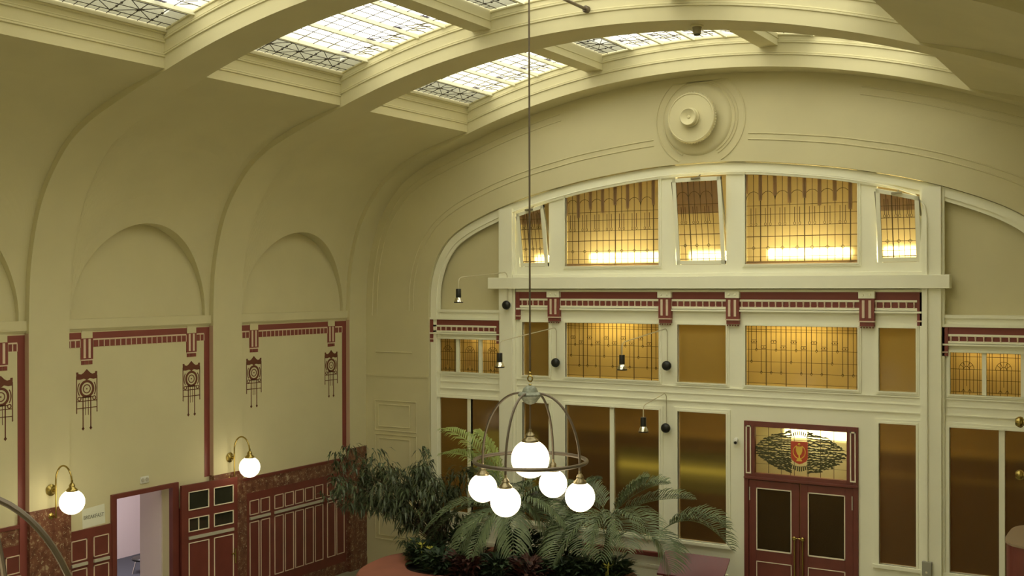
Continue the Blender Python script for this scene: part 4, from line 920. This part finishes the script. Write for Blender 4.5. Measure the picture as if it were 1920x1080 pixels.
def shrub():
    rd = random.Random(11); B = Vector((-11.15, 16.25, .72)); e = empty('weeping_shrub', B, 'dark green shrub with drooping narrow leaves at the left of the planter', 'shrub')
    st = MB(); lf = MB()
    tips = []
    for k in range(46):
        u = rd.random(); x = -11.15-2.45*u**.8+rd.uniform(-.1, .25)+(.0 if k % 3 else .5*rd.random()); z = 2.35-.10*abs(u-.5)+rd.uniform(-.5, .12)-(0 if k % 2 else .6*rd.random()); y = 16.2+rd.uniform(-.55, .5)
        tips.append(Vector((x, y, z)))
    for k in range(34): tips.append(Vector((-11.3+rd.uniform(-.75, .45), 16.1+rd.uniform(-.5, .4), rd.uniform(.95, 2.15))))
    for k in range(9): tips.append(Vector((-12.45+rd.uniform(-.5, .2), 16.1+rd.uniform(-.3, .3), rd.uniform(1.15, 1.7))))
    for T_ in tips:
        md_ = B.lerp(T_, .5)+Vector((0, 0, .35)); P = [B*(1-t)**2+md_*2*t*(1-t)+T_*t*t for t in [q/8 for q in range(9)]]
        st.tube(P, [.009*(1-.7*q/8) for q in range(9)], 4)
        for q in range(36):
            c = P[rd.choice((6, 7, 8, 8, 8))]+Vector((rd.uniform(-.12, .12), rd.uniform(-.12, .12), rd.uniform(-.06, .08)))
            a = rd.uniform(0, 2*math.pi); d = Vector((math.cos(a), math.sin(a), rd.uniform(-1.5, .15))).normalized(); L = rd.uniform(.13, .25); s_ = d.cross(Vector((0, 0, 1))).normalized()*rd.uniform(.013, .021)
            m1 = c+d*L*.45+Vector((0, 0, .01)); e_ = c+d*L+Vector((0, 0, -.35*L))
            lf.add([c, m1-s_, e_, m1+s_], [(0, 1, 2, 3)])
    st.build('stem', STEMM, e); lf.build('foliage', mat('dark_narrow_leaf', (.075, .10, .05), .4, noise=.35, nscale=5), e)
shrub()
def clump(c, r, h, n, mt, lab, leafL=.22, leafW=.035, seed=0, name='leafy_plant', cat='plant', group=None):
    rd = random.Random(seed); e = empty(name, c, lab, cat, group); c = Vector(c); m = MB()
    for k in range(n):
        a = rd.uniform(0, 2*math.pi); rr = r*math.sqrt(rd.random()); o = c+Vector((rr*math.cos(a)*.6, rr*math.sin(a)*.6, rd.uniform(.0, h*.5)))
        d = Vector((math.cos(a), math.sin(a), rd.uniform(.3, 1.4))).normalized(); L = leafL*rd.uniform(.7, 1.3); s_ = d.cross(Vector((0, 0, 1))).normalized()*leafW*rd.uniform(.7, 1.2)
        m1 = o+d*L*.5; e_ = o+d*L+Vector((0, 0, -.3*L)); m.add([o, m1-s_, e_, m1+s_], [(0, 1, 2, 3)])
    m.build('foliage', mt, e); return e
i = 0
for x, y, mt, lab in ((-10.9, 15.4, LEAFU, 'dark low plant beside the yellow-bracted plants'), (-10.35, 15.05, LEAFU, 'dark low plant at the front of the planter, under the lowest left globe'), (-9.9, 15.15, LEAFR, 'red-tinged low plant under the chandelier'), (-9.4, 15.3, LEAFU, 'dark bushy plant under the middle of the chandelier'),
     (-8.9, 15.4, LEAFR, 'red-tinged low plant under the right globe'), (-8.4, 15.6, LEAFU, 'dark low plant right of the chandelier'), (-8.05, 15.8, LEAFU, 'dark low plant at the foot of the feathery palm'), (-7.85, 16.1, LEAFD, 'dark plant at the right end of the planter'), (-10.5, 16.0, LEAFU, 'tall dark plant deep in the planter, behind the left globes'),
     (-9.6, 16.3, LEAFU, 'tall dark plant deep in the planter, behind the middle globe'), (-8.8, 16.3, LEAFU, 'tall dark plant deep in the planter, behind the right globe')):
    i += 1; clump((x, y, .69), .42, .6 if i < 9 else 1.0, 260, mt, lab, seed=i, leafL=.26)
for k, (x, y, lab) in enumerate(((-11.30, 15.55, 'left yellow-bracted plant on the planter rim'), (-11.0, 15.35, 'middle yellow-bracted plant on the planter rim'), (-10.75, 15.15, 'right yellow-bracted plant on the planter rim'), (-7.7, 15.75, 'single yellow-bracted plant at the right end of the planter'))):
    e = clump((x, y, .74), .16, .15, 34, mat('bromeliad_leaf', (.08, .12, .04), .45), lab, .20, .02, 40+k, 'bromeliad', 'plant', 'yellow-bracted plants in the planter')
    m = MB(); rd = random.Random(k)
    for s in range(2):
        o = Vector((x+rd.uniform(-.08, .08), y+rd.uniform(-.08, .08), .96+.06*s)); m.tube([(o.x, o.y, .8), o], .008, 5)
        for q in range(12):
            a = rd.uniform(0, 6.28); d = Vector((math.cos(a), math.sin(a), .5)).normalized(); s_ = d.cross(Vector((0, 0, 1)))*.016; m.add([o, o+d*.05-s_, o+d*.11, o+d*.05+s_], [(0, 1, 2, 3)])
    m.build('flower', YEL, e)
